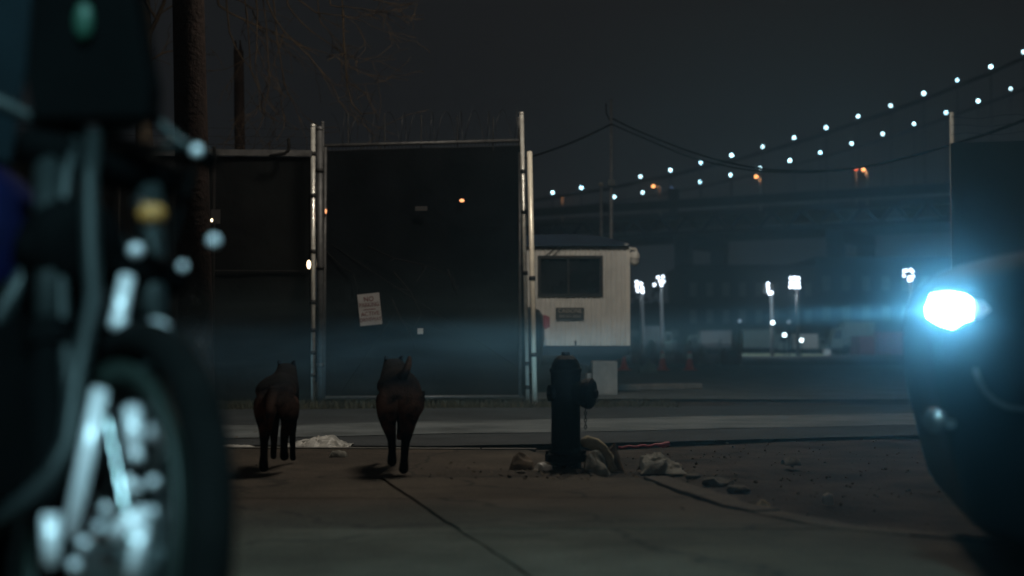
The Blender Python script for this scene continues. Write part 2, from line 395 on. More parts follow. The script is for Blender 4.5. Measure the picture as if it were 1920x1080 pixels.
# road: asphalt, with a paler band, headlight put into its colour, running slightly away to the right
def strip(name, near, far, z, m, wob=0.0, n=40):
    mb = MB(); xs_ = [-30 + 62.0 * i / n for i in range(n + 1)]
    for x in xs_:
        a = near(x) + wob * noise.noise((x * 0.8, 1, 2)); b = far(x) + wob * noise.noise((x * 0.8, 5, 2))
        mb.v += [V((x, a, z)), V((x, (a + b) / 2, z)), V((x, b, z))]
    for i in range(n):
        for k in (0, 1): mb.f.append((i * 3 + k, i * 3 + 3 + k, i * 3 + 4 + k, i * 3 + 1 + k))
    return struct(name, mb, m)
strip('road', lambda x: 9.8 + 0.38 * x if x > 0.3 else 9.6 - 0.10 * (x - 0.3) , lambda x: 16.2 + 0.18 * x, -0.022 + 0.004, M['asphalt'], 0.15)
strip('road_lit_band', lambda x: 11.2 + 0.33 * x, lambda x: 13.2 + 0.36 * x, -0.013, M['pale_dust_lit'], 0.35, 80)
# yard beyond the gate
strip('yard', lambda x: 19.0 + 0.0 * x, lambda x: 60.0, -0.016, M['pale_dust_lit'], 0.5, 20)
# pale kerb line right of the cabin
a, b = G(1150, 730), G(1305, 727)
mb = MB()
d = (b - a); mb.box((a + b) / 2 + V((0, 0, 0.03)), (d.length, 0.35, 0.10), Matrix.Rotation(math.atan2(d.y, d.x), 3, 'Z'))
tag(obj('kerb', mb, M['barrier'], bevel=0.02), kind='structure')

# grass verge along the fence
gv = MB()
for _ in range(5200):
    x = rng.uniform(-6.5, 1.9); y = rng.uniform(15.9, 17.1) + 0.06 * x
    if rng.random() < 0.35: y = 16.9 + 0.05 * x + rng.gauss(0, 0.12)
    h = rng.uniform(0.03, 0.11); a = rng.uniform(0, 6.28); wd = 0.008
    dx, dy = math.cos(a) * wd, math.sin(a) * wd; lx, ly = rng.gauss(0, 0.04), rng.gauss(0, 0.04)
    gv.poly([(x - dx, y - dy, -0.05), (x + dx, y + dy, -0.05), (x + lx, y + ly, -0.03 + h)], [(0, 1, 2)])
tag(obj('grass', gv, M['grass']), 'dry grass tufts along the foot of the dark fence', 'grass', kind='stuff')
# gravel and litter crumbs on the dirt
gr = MB()
for _ in range(1700):
    x = rng.uniform(0.2, 5.5); y = rng.uniform(5.2, 10.8)
    if x < curve_x(y) + 0.12: continue
    r = rng.choice([0.002, 0.003, 0.003, 0.004, 0.006, 0.009]) * rng.uniform(0.6, 1.3)
    z = -0.05 + 0.035 * noise.noise((x * 0.9, y * 0.9, 1.0))
    gr.sphere((x, y, z + r * 0.5), r, 5, 4, (1, rng.uniform(0.7, 1.3), rng.uniform(0.5, 0.9)))
tag(obj('gravel', gr, M['rubble']), 'gravel and small stones scattered on the bare dirt', 'gravel', kind='stuff')
# ragged broken pavement lumps along the corner
for k, (px, py, s_) in enumerate([(1345, 906, 0.055), (1385, 917, 0.04), (1420, 944, 0.03), (1300, 893, 0.03)]):
    p = G(px, py, -0.03); mb = MB().sphere((0, 0, 0), s_, 9, 6, (1.5, 1, 0.55))
    for v in mb.v: v += V((noise.noise(v * 30 + V((k, 0, 0))), noise.noise(v * 30 + V((0, k, 5))), noise.noise(v * 25))) * s_ * 0.35
    lab = ['largest broken concrete lump beside the pavement corner', 'flat concrete lump next to the largest broken lump',
           'small pale concrete chip by the curving pavement edge', 'small broken concrete lump nearest the pale sack'][k]
    o = obj('concrete_lump', mb, M['rubble'], None, origin=(0, 0, 0)); o.location = p
    tag(o, lab, 'rubble', 'broken concrete lumps at the pavement corner')

# ================================================================== FENCES AND GATE
def fabric_panel(mb, a, b, z0, z1, th=0.012, nx_=40, nz_=16, amp=0.02, seed=0.0):
    a, b = V(a), V(b); d = (b - a); nrm = V((d.y, -d.x, 0)).normalized()
    for side in (0, 1):
        o = len(mb.v)
        for j in range(nz_ + 1):
            for i in range(nx_ + 1):
                t, s_ = i / nx_, j / nz_
                q = a + d * t; z = z0 + (z1 - z0) * s_
                env = math.sin(math.pi * min(1, max(0, t))) ** 0.3
                off = amp * env * (noise.noise((t * 5 + seed, s_ * 3, 0.5)) + 0.6 * noise.noise((t * 3 + s_ * 4 + seed, s_ * 2 - t * 3, 2.5)))
                mb.v.append(V((q.x, q.y, z)) + nrm * (off + (th / 2 if side == 0 else -th / 2)))
        for j in range(nz_):
            for i in range(nx_):
                k = o + j * (nx_ + 1) + i; mb.f.append((k, k + 1, k + nx_ + 2, k + nx_ + 1))
    return mb
def coil(a, b, r, turns, rad=0.004, seed=1):
    a, b = V(a), V(b); n = turns * 14; pts = []
    for i in range(n + 1):
        t = i / n; ang = 2 * math.pi * turns * t
        pts.append(a + (b - a) * t + V((0.25 * r * math.sin(ang * 0.5), r * math.sin(ang), r * math.cos(ang))) + V((0, 0, 0.02 * noise.noise((t * 9, seed, 0)))))
    return MB().tube(pts, rad, 4, False)

# --- sliding gate (tall, dark fabric)
gl, grt = P(604, 655, 17.45), P(984, 655, 17.9)
gl.z = grt.z = 0
zl = P(604, 274, 17.45).z; zr = P(984, 264, 17.9).z
gate = thing('chain_link_gate', 'tall gate covered in black privacy fabric, razor wire along its top', 'gate', gl)
mb = MB(); fabric_panel(mb, (0, 0, 0), grt - gl, 0.05, zl - 0.06, amp=0.05)
for v in mb.v:
    if v.z > 2: v.z += (zr - zl) * ((v.x) / (grt - gl).x) * min(1, (v.z - 2))
obj('privacy_fabric', mb, M['fabric'], gate, smooth=True)
D = grt - gl
mb = MB()
mb.tube([V((0.02, -0.04, zl)), D + V((-0.02, -0.04, zr))], 0.022, 10)
obj('top_rail', mb, M['galv_dull'], gate, smooth=True)
mb = MB(); mb.tube([V((0.02, -0.04, 0.05)), D + V((-0.02, -0.04, 0.05))], 0.02, 8)
obj('bottom_rail', mb, M['galv_dull'], gate, smooth=True)
for q in (V((0.03, -0.045, 0)), D + V((-0.06, -0.05, 0))):
    mb = MB().tube([q + V((0, 0, 0.05)), q + V((-0.0, 0, zl - 0.02))], 0.021, 10)
    obj('frame_tube', mb, M['galv_dull'], gate, smooth=True)
mb = MB()   # band of bare chain link above the fabric
for i in range(58):
    t0 = i / 58; t1 = (i + 1) / 58
    for s0, s1 in ((t0, t1), (t1, t0)):
        p = D * s0 + V((0, -0.03, zl - 0.075 + (zr - zl) * s0)); q = D * s1 + V((0, -0.03, zl - 0.005 + (zr - zl) * s1))
        mb.tube([p, q], 0.0022, 3, False)
obj('chain_link', mb, M['wire'], gate)
obj('razor_wire', coil(V((0.1, 0, zl + 0.2)), D + V((-0.1, 0, zr + 0.2)), 0.2, 13, 0.0035), M['wire'], gate, smooth=True)
for t in (0.12, 0.3, 0.48, 0.66, 0.84):
    p = D * t + V((0, 0, zl)); mb = MB().tube([p, p + V((0, -0.03, 0.42))], 0.008, 5)
    obj('wire_arm', mb, M['wire'], gate)
for (xa, ya, xb, yb) in ((612, 452, 972, 690), (640, 735, 800, 500)):
    obj('brace_wire', MB().tube([P(xa, ya, 17.45) - gl, P(xb, yb, 17.65) - gl], 0.005, 5), M['cable_black'], gate, smooth=True)
# plates on the gate fabric
for (px, py, wd, hh, lab) in ((790, 391, 0.15, 0.055, 'small grey tag tied high on the gate fabric'), (788, 621, 0.07, 0.07, 'small pale tag low on the gate fabric')):
    p = P(px, py, 17.55); mb = MB().box((0, 0, 0), (wd, 0.008, hh))
    o = obj('fence_tag', mb, M['sign_grey'] if wd < 0.1 else M['sign_dark'], bevel=0.002); o.location = p; tag(o, lab, 'tag', 'tags on the gate')
# no parking sign
cs = [P(670, 553, 17.45), P(711, 548, 17.45), P(716, 607, 17.45), P(676, 612, 17.45)]
ctr = sum(cs, V()) / 4
sg = thing('parking_sign', 'tilted white no parking sign with red lettering on the gate fabric', 'sign', ctr, (0, R(-6.0), 0))
wd = (cs[1] - cs[0]).length; hh = (cs[3] - cs[0]).length
obj('panel', MB().box((0, 0, 0), (wd, 0.006, hh)), M['sign_white'], sg)
RX = Matrix.Rotation(R(90), 4, 'X')
for body, z, s_, mm in (('NO', 0.125, 0.085, 'sign_red'), ('PARKING', 0.055, 0.075, 'sign_red'), ('ACTIVE', -0.055, 0.072, 'sign_red'), ('DRIVEWAY', -0.125, 0.068, 'sign_red')):
    text('lettering', body, s_, M[mm], sg, Matrix.Translation((0, -0.006, z)) @ RX, sx=0.78 if len(body) > 6 else 0.95)
obj('dividing_line', MB().box((0, -0.005, 0.0), (wd * 0.55, 0.004, 0.008)), M['sign_red'], sg)

strands_b = P(800, 655, 17.5); strands_b.z = 0
mb = MB(); rgv = random.Random(3)
for pth in ([(690, 462), (740, 485), (800, 498), (850, 520)], [(738, 510), (768, 545), (790, 590), (812, 612)], [(735, 560), (752, 600), (770, 625)], [(840, 505), (852, 545)], [(610, 470), (640, 500), (662, 512)]):
    pts = [P(x, y, 17.42) - strands_b for x, y in pth]; mb.tube(pts, [0.010, 0.008, 0.006, 0.005][:len(pts)], 5)  # thin dark strands laid over the fabric
    for q in pts[1:]: mb.tube([q, q + V((rgv.uniform(-0.2, 0.2), -0.02, rgv.uniform(-0.25, 0.1)))], 0.005, 4)
o = obj('dark_strands', mb, M['cable_black'], smooth=True); o.location = strands_b; tag(o, 'thin dark strands across the gate fabric around the sign', 'vine')
# --- posts
def post(name, label, top, bot, r, d, m, group, cap=True, bands=()):
    p1 = P(*top, d); p0 = P(*bot, d); p0.z = max(-0.05, min(p0.z, 0.1))
    base = V((p0.x, p0.y, -0.05))
    t = thing(name, label, 'post', base, group=group)
    obj('pole', MB().tube([V((0, 0, 0)), p1 - base], r, 14), M[m], t, smooth=True)
    if cap: obj('cap', MB().sphere(p1 - base, r * 1.25, 10, 6, (1, 1, 0.8)), M[m], t, smooth=True)
    ax = (p1 - base)
    for f in bands:
        c = ax * f; obj('band', MB().lathe([(r * 1.25, -0.025), (r * 1.3, 0), (r * 1.25, 0.025)], 14, c, ax), M['dark_frame'], t, smooth=True)
    return t
PG = 'steel posts of the gate'
post('gate_post', 'shiny left steel post with bright glint beside the gate', (587, 236), (587, 745), 0.028, 17.3, 'galv', PG, bands=(0.11, 0.19, 0.27, 0.37, 0.55, 0.75, 0.9))
post('gate_post', 'duller left post standing just right of the shiny one', (599, 242), (601, 762), 0.04, 16.95, 'galv_dull', PG, bands=(0.15, 0.5, 0.85))
post('gate_post', 'thin short-tipped post behind the left gate posts', (605, 230), (606, 745), 0.02, 17.65, 'galv_dull', PG)
post('gate_post', 'tall right gate post leaning with its foot rightwards', (978, 213), (990, 742), 0.026, 17.75, 'galv', PG, bands=(0.06, 0.14, 0.45, 0.66, 0.8))
post('gate_post', 'thin post close left of the tall leaning post', (972, 222), (985, 742), 0.016, 17.95, 'galv_dull', PG)
post('gate_post', 'thick pale right post, shorter, nearest the white cabin', (993, 284), (1003, 750), 0.032, 17.4, 'post_pale', PG, cap=False, bands=(0.2, 0.5))

# --- left fence
fl, fr = P(-120, 655, 17.0), P(583, 655, 17.3); fl.z = fr.z = 0
zt = P(400, 292, 17.2).z
fen = thing('privacy_fence', 'long fence of black fabric and pale top rail left of the gate', 'fence', fl)
D2 = fr - fl
mb = MB(); fabric_panel(mb, (0, 0.03, 0), D2 + V((0, 0.03, 0)), 0.02, zt, amp=0.04, seed=3.3, nx_=60)
obj('privacy_fabric', mb, M['fabric_r'], fen, smooth=True)
mb = MB(); mb.box(D2 / 2 + V((0, -0.01, zt + 0.04)), (D2.length, 0.05, 0.075), Matrix.Rotation(math.atan2(D2.y, D2.x), 3, 'Z'))
obj('top_rail', mb, M['galv_dull'], fen)
zm = P(560, 508, 17.2).z
mb = MB().tube([V((0, -0.03, zm)), D2 + V((-0.02, -0.03, zm))], 0.012, 10); obj('middle_rail', mb, M['cable_black'], fen, smooth=True)
for px in (90, 222, 400):
    q = P(px, 655, 17.15) - fl
    obj('fence_post', MB().tube([V((q.x, q.y - 0.06, -0.65 + 0.65)), V((q.x, q.y - 0.06, zt + 0.1))], 0.022, 10), M['cable_black'], fen, smooth=True)
mb = MB()
for dz in (0.14, 0.24, 0.34):
    pts = [D2 * (i / 40) + V((0, -0.02 + 0.03 * dz, zt + dz + 0.012 * noise.noise((i * 0.7, dz * 9, 0)))) for i in range(41)]
    mb.tube(pts, 0.003, 4, False)
obj('barbed_wire', mb, M['wire'], fen)
o = obj('fence_tag', MB().box((0, 0, 0), (0.11, 0.01, 0.17)), M['sign_dark']); o.location = P(404, 406, 16.9); tag(o, 'dull plate hung beside the wooden pole on the left fence', 'tag', 'tags on the gate')
# right-hand fence panel with fabric
ra, rb = P(1787, 655, 18.4), P(2300, 655, 17.6); ra.z = rb.z = 0
zt2 = P(1850, 266, 18.3).z
fr2 = thing('privacy_fence', 'dark fabric fence panel behind the parked car with one bare post tip', 'fence', ra)
D3 = rb - ra
mb = MB(); fabric_panel(mb, (0, 0, 0), D3, 0.0, zt2, amp=0.02, seed=8); obj('privacy_fabric', mb, M['fabric'], fr2, smooth=True)
mb = MB().tube([V((0.05, 0.09, 0)), V((0.05, 0.09, P(1793, 206, 18.3).z))], 0.03, 12); obj('fence_post', mb, M['galv'], fr2, smooth=True)
mb = MB()
for k in range(3):
    pts = [D3 * (i / 20) + V((0, -0.04, zt2 + 0.1 + 0.11 * k + 0.02 * math.sin(i * 1.3 + k))) for i in range(21)]
    mb.tube(pts, 0.004, 4, False)
obj('barbed_wire', mb, M['wire'], fr2)

# glowing bulbs added on the fence for far lights behind its mesh
def glow(px, py, d, r, m, label, sc=(1, 1, 1), cat='lamp', group='small lights added along the fence'):
    p = P(px, py, d)
    t = thing('small_glow', label, cat, p, group=group)
    obj('bulb', MB().sphere((0, 0, 0), r, 10, 8, sc), m, t, smooth=True)
    obj('housing', MB().lathe([(r * 0.6, 0), (r * 1.1, 0.02), (r * 1.1, 0.05)], 10, (0, r * 0.6, 0), (0, 1, 0)), M['dark_frame'], t)
glow(579, 496, 17.05, 0.028, M['warm_light'], 'brightest warm light glowing at the shiny gate post', (0.8, 1, 1.9))
glow(397, 413, 16.8, 0.016, M['warm_light'], 'tiny warm light in front of the plate by the wooden pole', (0.8, 1, 1.2))
glow(611, 396, 17.3, 0.014, M['orange_light'], 'tiny orange light at the top left of the gate fabric', (0.7, 1, 2.2))
glow(866, 376, 17.4, 0.025, M['orange_light'], 'dim orange light on the right half of the gate fabric', (1.2, 1, 0.8))

# ================================================================== WOODEN POLE, STREET LAMP, TREES
Yp = 12.6
pb = G(378, 655 + 1707 / Yp); pb = V((P(372, 655, Yp).x, Yp, 0))
up = thing('utility_pole', 'thick dark wooden pole standing in front of the left fence', 'pole', pb)
ptop = P(353, 0, Yp) - pb; ptop2 = ptop * (8.4 / ptop.z)
obj('shaft', MB().tube([V((0, 0, -0.1)), ptop2 * 0.25, ptop2 * 0.5, ptop2], [0.158, 0.148, 0.138, 0.12], 18), M['wood_pole'], up, smooth=True)
arm_end = V((0.95, 12.9, 8.05))
obj('lamp_arm', MB().tube([ptop2 * 0.93, ptop2 * 0.95 + V((0.4, 0.1, 0.25)), arm_end - pb + V((-0.4, 0, 0.08)), arm_end - pb + V((-0.1, 0, 0.04))], 0.03, 8), M['galv_dull'], up, smooth=True)
lh = thing('street_lamp', 'warm street lamp head hung on the wooden pole arm', 'street lamp', arm_end)
obj('lamp_head', MB().sphere((0, 0, 0.06), 0.3, 16, 8, (1, 0.5, 0.3)), M['galv_dull'], lh, smooth=True)
obj('lens', MB().sphere((0, 0, -0.02), 0.2, 14, 8, (1, 0.6, 0.3)), M['street_warm'], lh, smooth=True)
lamp('street_light', 'SPOT', arm_end + V((0, 0, -0.12)), 1250, (1.0, 0.90, 0.76), 0.9, None, arm_end + V((0.2, 1.6, -8)), R(150), 0.5)

def branch(mb, p, d, L, r, depth, droop, rg, segs=7):
    pts = [V(p)]; rad = [r]; d = V(d).normalized(); q = V(p); kids = []
    for i in range(segs):
        d = (d + V((rg.gauss(0, 0.16), rg.gauss(0, 0.12), rg.gauss(0, 0.16) - droop)) ).normalized()
        q = q + d * (L / segs); pts.append(V(q)); rad.append(max(0.0035, r * (1 - 0.75 * (i + 1) / segs)))
        if depth > 0 and i >= 1 and rg.random() < 0.6:
            kids.append((V(q), d + V((rg.gauss(0, 0.7), rg.gauss(0, 0.4), rg.gauss(0, 0.55))), rad[-1]))
    mb.tube(pts, rad, 5, False)
    for (kp_, kd, kr) in kids:
        branch(mb, kp_, kd, L * rg.uniform(0.4, 0.7), max(0.004, kr * 0.7), depth - 1, droop * 1.1, rg, 6)
# leafless tree behind the fence, at the left edge, limbs reaching over to the right
tb = V((P(262, 655, 19.2).x, 19.2, -0.05))
tr = thing('bare_tree', 'leafless tree rising behind the left fence with drooping limbs', 'tree', tb)
tk = MB(); t1 = P(270, 60, 19.2) - tb; t2 = P(262, -190, 19.2) - tb
tk.tube([V((0, 0, 0)), t1 * 0.45 + V((0.08, 0, 0)), t1 * 0.8, t1, t2], [0.17, 0.14, 0.11, 0.095, 0.07], 10)
obj('trunk', tk, M['bark'], tr, smooth=True)
rg = random.Random(11); cr = MB()
limbs = [((262, 90), (1.0, -0.1, 0.9), 1.6, 0.04), ((272, 40), (-0.5, 0, 0.9), 1.2, 0.035), ((268, 120), (0.9, 0.2, 0.35), 0.7, 0.02)]
for (pp, d, L, r) in limbs: branch(cr, P(*pp, 19.2) - tb, d, L, r, 2, 0.02, rg)
mainl = [(262, -60), (330, -90), (430, -70), (540, -55), (660, -60), (790, -30)]
pts = [P(x, y, 19.0 - 0.1 * i) - tb for i, (x, y) in enumerate(mainl)]
cr.tube(pts, [0.06, 0.05, 0.042, 0.034, 0.026, 0.014], 7, False)
for (x, y, dx, dz, L, r) in [(395, -20, 0.5, -0.6, 1.1, 0.016), (410, 10, 0.9, -0.3, 1.5, 0.016), (480, 0, 0.35, -1, 1.7, 0.013), (500, 0, 0.15, -1, 2.0, 0.012), (540, 10, 0.3, -0.8, 1.2, 0.011),
                            (560, 0, 0.8, -0.4, 1.1, 0.011), (620, 10, 0.8, -0.4, 0.8, 0.010), (645, 30, 0.02, -1, 1.0, 0.009), (700, 0, 1, -0.1, 0.6, 0.009), (520, 80, 0.2, -1, 1.4, 0.010),
                            (430, 60, 0.4, -0.6, 0.9, 0.012), (600, 40, 0.5, -0.7, 0.6, 0.008), (470, 130, 0.4, -0.9, 1.1, 0.009), (505, 150, 0.15, -1, 1.0, 0.009), (340, 0, -0.5, -0.6, 0.9, 0.014)]:
    start = P(x, y, 18.8) - tb
    cr.tube([P(x - 20, -62, 18.9) - tb, P(x - 6, (y - 62) / 2, 18.85) - tb, start], [r * 1.1, r * 1.05, r], 5, False)
    branch(cr, start, (dx, rg.gauss(0, 0.1), dz), L, r, 2, 0.0, rg, 8)
# the long single twig that hooks up at its tip
hk = [(642, 20), (646, 90), (650, 160), (660, 195), (678, 214), (700, 212), (709, 205)]
cr.tube([P(x, y, 18.8) - tb for x, y in hk], [0.011, 0.01, 0.009, 0.009, 0.008, 0.006, 0.004], 5, False)
obj('branches', cr, M['twig'], tr, smooth=True)
# broken wooden stump of a pole behind the fence, with split top
bb = V((P(458, 655, 20).x, 20, 0))
sp = thing('broken_pole', 'broken wooden post with split top standing behind the left fence', 'post', bb)
pt = P(447, 95, 20) - bb
def ragged(mb, base, tip, r0, r1, n=10, k=5): mb.tube([base + (tip - base) * (i / k) + V((0.01 * noise.noise((i * 1.3, 2, 1)), 0, 0)) for i in range(k + 1)], [r0 + (r1 - r0) * i / k for i in range(k + 1)], n)
mb = MB(); ragged(mb, V((0, 0, 0)), pt, 0.085, 0.07)
mb.tube([pt + V((-0.035, 0, -0.05)), P(441, 76, 20) - bb], [0.035, 0.012], 6); mb.tube([pt + V((0.035, 0, -0.05)), P(450, 75, 20) - bb], [0.03, 0.010], 6)
obj('shaft', mb, M['wood_pole'], sp, smooth=True)
# black hooked pipe on the top rail of the left fence
hb = P(520, 290, 17.1)
mb = MB().tube([P(x, y, 17.08) - hb for x, y in ((505, 293), (520, 290), (533, 288), (540, 283), (542, 274), (541, 260))], 0.02, 8)
o = obj('bent_pipe', mb, M['cable_black'], smooth=True); o.location = hb; tag(o, 'black bent pipe end hooking up from the fence top rail', 'pipe')

# thin pole behind the cabin, with wires
Yw = 26.0
wb = V((P(1146, 655, Yw).x, Yw, 0))
wp = thing('wire_pole', 'thin tall pole rising behind the white cabin and carrying wires', 'pole', wb)
obj('shaft', MB().tube([V((0, 0, 0)), P(1146, 186, Yw) - wb], [0.045, 0.028], 10), M['pole_grey'], wp, smooth=True)
obj('bracket', MB().tube([P(1149, 238, Yw) - wb, P(1137, 212, Yw) - wb, P(1136, 194, Yw) - wb], 0.012, 6, True), M['cable_black'], wp)
obj('junction_box', MB().box(P(1146, 343, Yw - 0.1) - wb, (0.14, 0.1, 0.12)), M['far_window'], wp, bevel=0.01)
wb2 = V((P(1128, 655, Yw + 2).x, Yw + 2, 0))
wp2 = thing('wire_pole', 'short thin pole left of the tall wire pole behind the cabin', 'pole', wb2)
obj('shaft', MB().tube([V((0, 0, 0)), P(1127, 346, Yw + 2) - wb2], 0.03, 8), M['pole_grey'], wp2, smooth=True)
obj('cap', MB().sphere(P(1127, 346, Yw + 2) - wb2, 0.05, 8, 6), M['sign_grey'], wp2, smooth=True)
def wire(px, label, r=0.016):
    pts = [P(x, y, d) for x, y, d in px]; o0 = pts[0]
    # smooth with Catmull-Rom
    out = []
    for i in range(len(pts) - 1):
        a, b, c, d = pts[max(0, i - 1)], pts[i], pts[i + 1], pts[min(len(pts) - 1, i + 2)]
        for k in range(6):
            t = k / 6; out.append(0.5 * ((2 * b) + (c - a) * t + (2 * a - 5 * b + 4 * c - d) * t * t + (3 * b - a - 3 * c + d) * t ** 3) - o0)
    out.append(pts[-1] - o0)
    o = obj('overhead_wire', MB().tube(out, r, 6), M['cable_black'], smooth=True); o.location = o0
    tag(o, label, 'wire', 'overhead wires from the thin pole')
wire([(1148, 232, 26), (1080, 264, 25), (1005, 291, 24), (900, 320, 23), (760, 345, 22)], 'black wire dropping from the thin pole leftwards behind the gate')
wire([(1148, 222, 26), (1200, 247, 25.6), (1300, 286, 25), (1400, 312, 24.4), (1490, 320, 24), (1600, 316, 23.4), (1700, 296, 22.8), (1800, 266, 22), (1925, 222, 21), (2150, 120, 19)], 'upper of two black wires sagging from the thin pole to the right')
wire([(1148, 233, 26), (1200, 256, 25.6), (1300, 296, 25), (1400, 318, 24.4), (1480, 323, 24), (1540, 322, 23.7), (1620, 313, 23.3), (1790, 270, 22.05), (1925, 225, 21.05), (2150, 124, 19.05)], 'lower of two black wires sagging from the thin pole to the right', 0.013)

# ================================================================== CABIN
Yc = 21.2
cb = V((P(1105, 655, Yc).x, Yc, 0))
cab = thing('site_cabin', 'white corrugated cabin with dark window and navy curved roof', 'cabin', cb)
def Lc(px, py, d=Yc): return P(px, py, d) - cb
xl, xr = Lc(925, 600).x, Lc(1180, 600).x; xv = Lc(1031, 600).x
z0, z1 = Lc(1100, 648).z, Lc(1100, 462).z
# corrugated front wall with a window hole, walls as one shell
wx0, wx1 = Lc(1014, 600).x, Lc(1125, 600).x; wz0, wz1 = Lc(1100, 551).z, Lc(1100, 485).z
mb = MB()
def corr(x):
    t = (x / 0.075) % 1.0; return -0.010 if 0.15 < t < 0.55 else 0.0
nxs = []
x = xl
while x < xr: nxs.append(x); x += 0.0125
nxs.append(xr)
for i in range(len(nxs) - 1):
    a, b = nxs[i], nxs[i + 1]; ya, yb = corr(a), corr(b)
    spans = [(z0, z1)] if (b <= wx0 or a >= wx1) else [(z0, wz0), (wz1, z1)]
    for za, zb in spans: mb.poly([(a, ya, za), (b, yb, za), (b, yb, zb), (a, ya, zb)], [(0, 1, 2, 3)])
dep = 5.2
mb.bbox((xl, 0.03, z0), (xl + 0.03, dep, z1)); mb.bbox((xr - 0.03, 0.012, z0), (xr, dep, z1)); mb.bbox((xl, dep, z0), (xr, dep + 0.03, z1)); mb.bbox((xl + 0.04, 0.03, z0), (xr - 0.04, dep - 0.01, z0 + 0.04))
obj('wall', mb, M['siding'], cab)
# corner trims
mb = MB().bbox((xr - 0.045, -0.02, z0 - 0.002), (xr + 0.012, 0.008, z1)); obj('corner_trim', mb, M['white_paint'], cab)
# window
mb = MB()
t_ = 0.045
mb.bbox((wx0 - t_, -0.03, wz0 - t_), (wx1 + t_, 0.02, wz0)); mb.bbox((wx0 - t_, -0.03, wz1), (wx1 + t_, 0.02, wz1 + t_))
mb.bbox((wx0 - t_, -0.03, wz0), (wx0, 0.02, wz1)); mb.bbox((wx1, -0.03, wz0), (wx1 + t_, 0.02, wz1))
xm = Lc(1066, 500).x; mb.bbox((xm - 0.015, -0.02, wz0), (xm + 0.015, 0.015, wz1))
wn = obj('window', mb, M['dark_frame'], cab)
obj('pane', MB().bbox((wx0, 0.03, wz0), (wx1, 0.036, wz1)), M['glass_dark'], wn)
obj('pane_reflection', MB().bbox((xm + 0.02, 0.06, wz0 + 0.02), (wx1 - 0.12, 0.07, wz1 - 0.01)), M['far_window'], wn)  # lighter panel added behind the glass as a painted reflection
# thin brace rods across the upper wall
for (xa, ya, xb, yb) in ((1020, 482, 1043, 464), (1034, 482, 1054, 464)):
    obj('brace_rod', MB().tube([Lc(xa, ya) + V((0, -0.035, 0)), Lc(xb, yb) + V((0, -0.035, 0))], 0.007, 6), M['dark_frame'], cab)
# roof: shallow curved navy lid
prof = [(925, 446), (1000, 441), (1060, 439.5), (1120, 443), (1150, 449), (1179, 457), (1179, 462), (925, 462)]
pts = [Lc(x, y) + V((0, -0.09, 0)) for x, y in prof]
obj('roof', MB().prism(pts, (0, dep + 0.2, 0)), M['navy_roof'], cab)
mb = MB().box(Lc(1176, 459) + V((-0.02, -0.1, 0)), (0.06, 0.03, 0.03)); obj('roof_lamp', mb, M['sign_white'], cab)
# domed security camera on its arm
p0 = Lc(1180, 466); p1 = Lc(1192, 467); p2 = Lc(1190, 474)
sc_ = obj('camera_arm', MB().tube([p0 + V((-0.03, 0, 0)), p1, p1 + V((0.01, 0, -0.03)), p2], 0.022, 8), M['white_paint'], cab, smooth=True)
pc = Lc(1190, 484)
obj('camera_dome', MB().lathe([(0.02, 0.10), (0.05, 0.095), (0.072, 0.06), (0.078, 0.01), (0.078, -0.01), (0.070, -0.015), (0.070, -0.05), (0.055, -0.09), (0.02, -0.115)], 18, pc), M['white_paint'], sc_, smooth=True)
# company board
bc0, bc1 = Lc(1042, 577), Lc(1095, 600)
bd = obj('name_board', MB().bbox((bc0.x, -0.03, bc1.z), (bc1.x, -0.011, bc0.z)), M['sign_dark'], cab)
bx = (bc0.x + bc1.x) / 2; bz = (bc0.z + bc1.z) / 2; bw = bc1.x - bc0.x
text('lettering', 'CASSONE', 0.085, M['sign_grey'], bd, Matrix.Translation((bx, -0.034, bz + 0.042)) @ RX, sx=0.95)
text('lettering', '800-691-8863', 0.062, M['sign_white'], bd, Matrix.Translation((bx, -0.034, bz - 0.038)) @ RX, sx=0.93)
# chassis
mb = MB(); mb.bbox((xl, -0.01, z0 - 0.14), (xr, 0.25, z0 - 0.004)); mb.bbox((xl, dep - 0.3, z0 - 0.14), (xr, dep, z0 - 0.004))
for x_ in (xl + 0.3, xr - 0.4): mb.bbox((x_, 0.25, z0 - 0.14), (x_ + 0.1, dep - 0.3, z0 - 0.01))
chs = obj('chassis', mb, M['navy'], cab)
obj('skirt', MB().prism([V((Lc(1075, 650).x, 0.10, z0 - 0.14)), V((Lc(1178, 650).x, 0.10, z0 - 0.14)), V((Lc(1140, 650).x, 0.10, z0 - 0.26)), V((Lc(1105, 650).x, 0.10, z0 - 0.30)), V((Lc(1088, 650).x, 0.10, z0 - 0.28))], (0, 0.12, 0)), M['navy'], chs)
mb = MB().tube([Lc(1098, 672) + V((0, 0.2, 0)), V((Lc(1094, 672).x, 0.2, 0.0))], 0.05, 8); obj('support_leg', mb, M['dark_frame'], cab)
mb = MB().tube([Lc(960, 672) + V((0, 0.2, 0)), V((Lc(960, 672).x, 0.2, 0.0))], 0.05, 8); obj('support_leg', mb, M['dark_frame'], cab)
for yy in (3.4, 4.2):
    for xx in (xl + 0.2, xr - 0.2):
        obj('wheel', MB().lathe([(0.2, -0.09), (0.3, -0.07), (0.3, 0.07), (0.2, 0.09)], 20, (xx, yy, 0.3), (1, 0, 0)), M['tyre'], cab, smooth=False)
obj('warning_tab', MB().box(Lc(1079, 643) + V((0, -0.02, 0)), (0.03, 0.012, 0.07)), M['dark_frame'], cab)

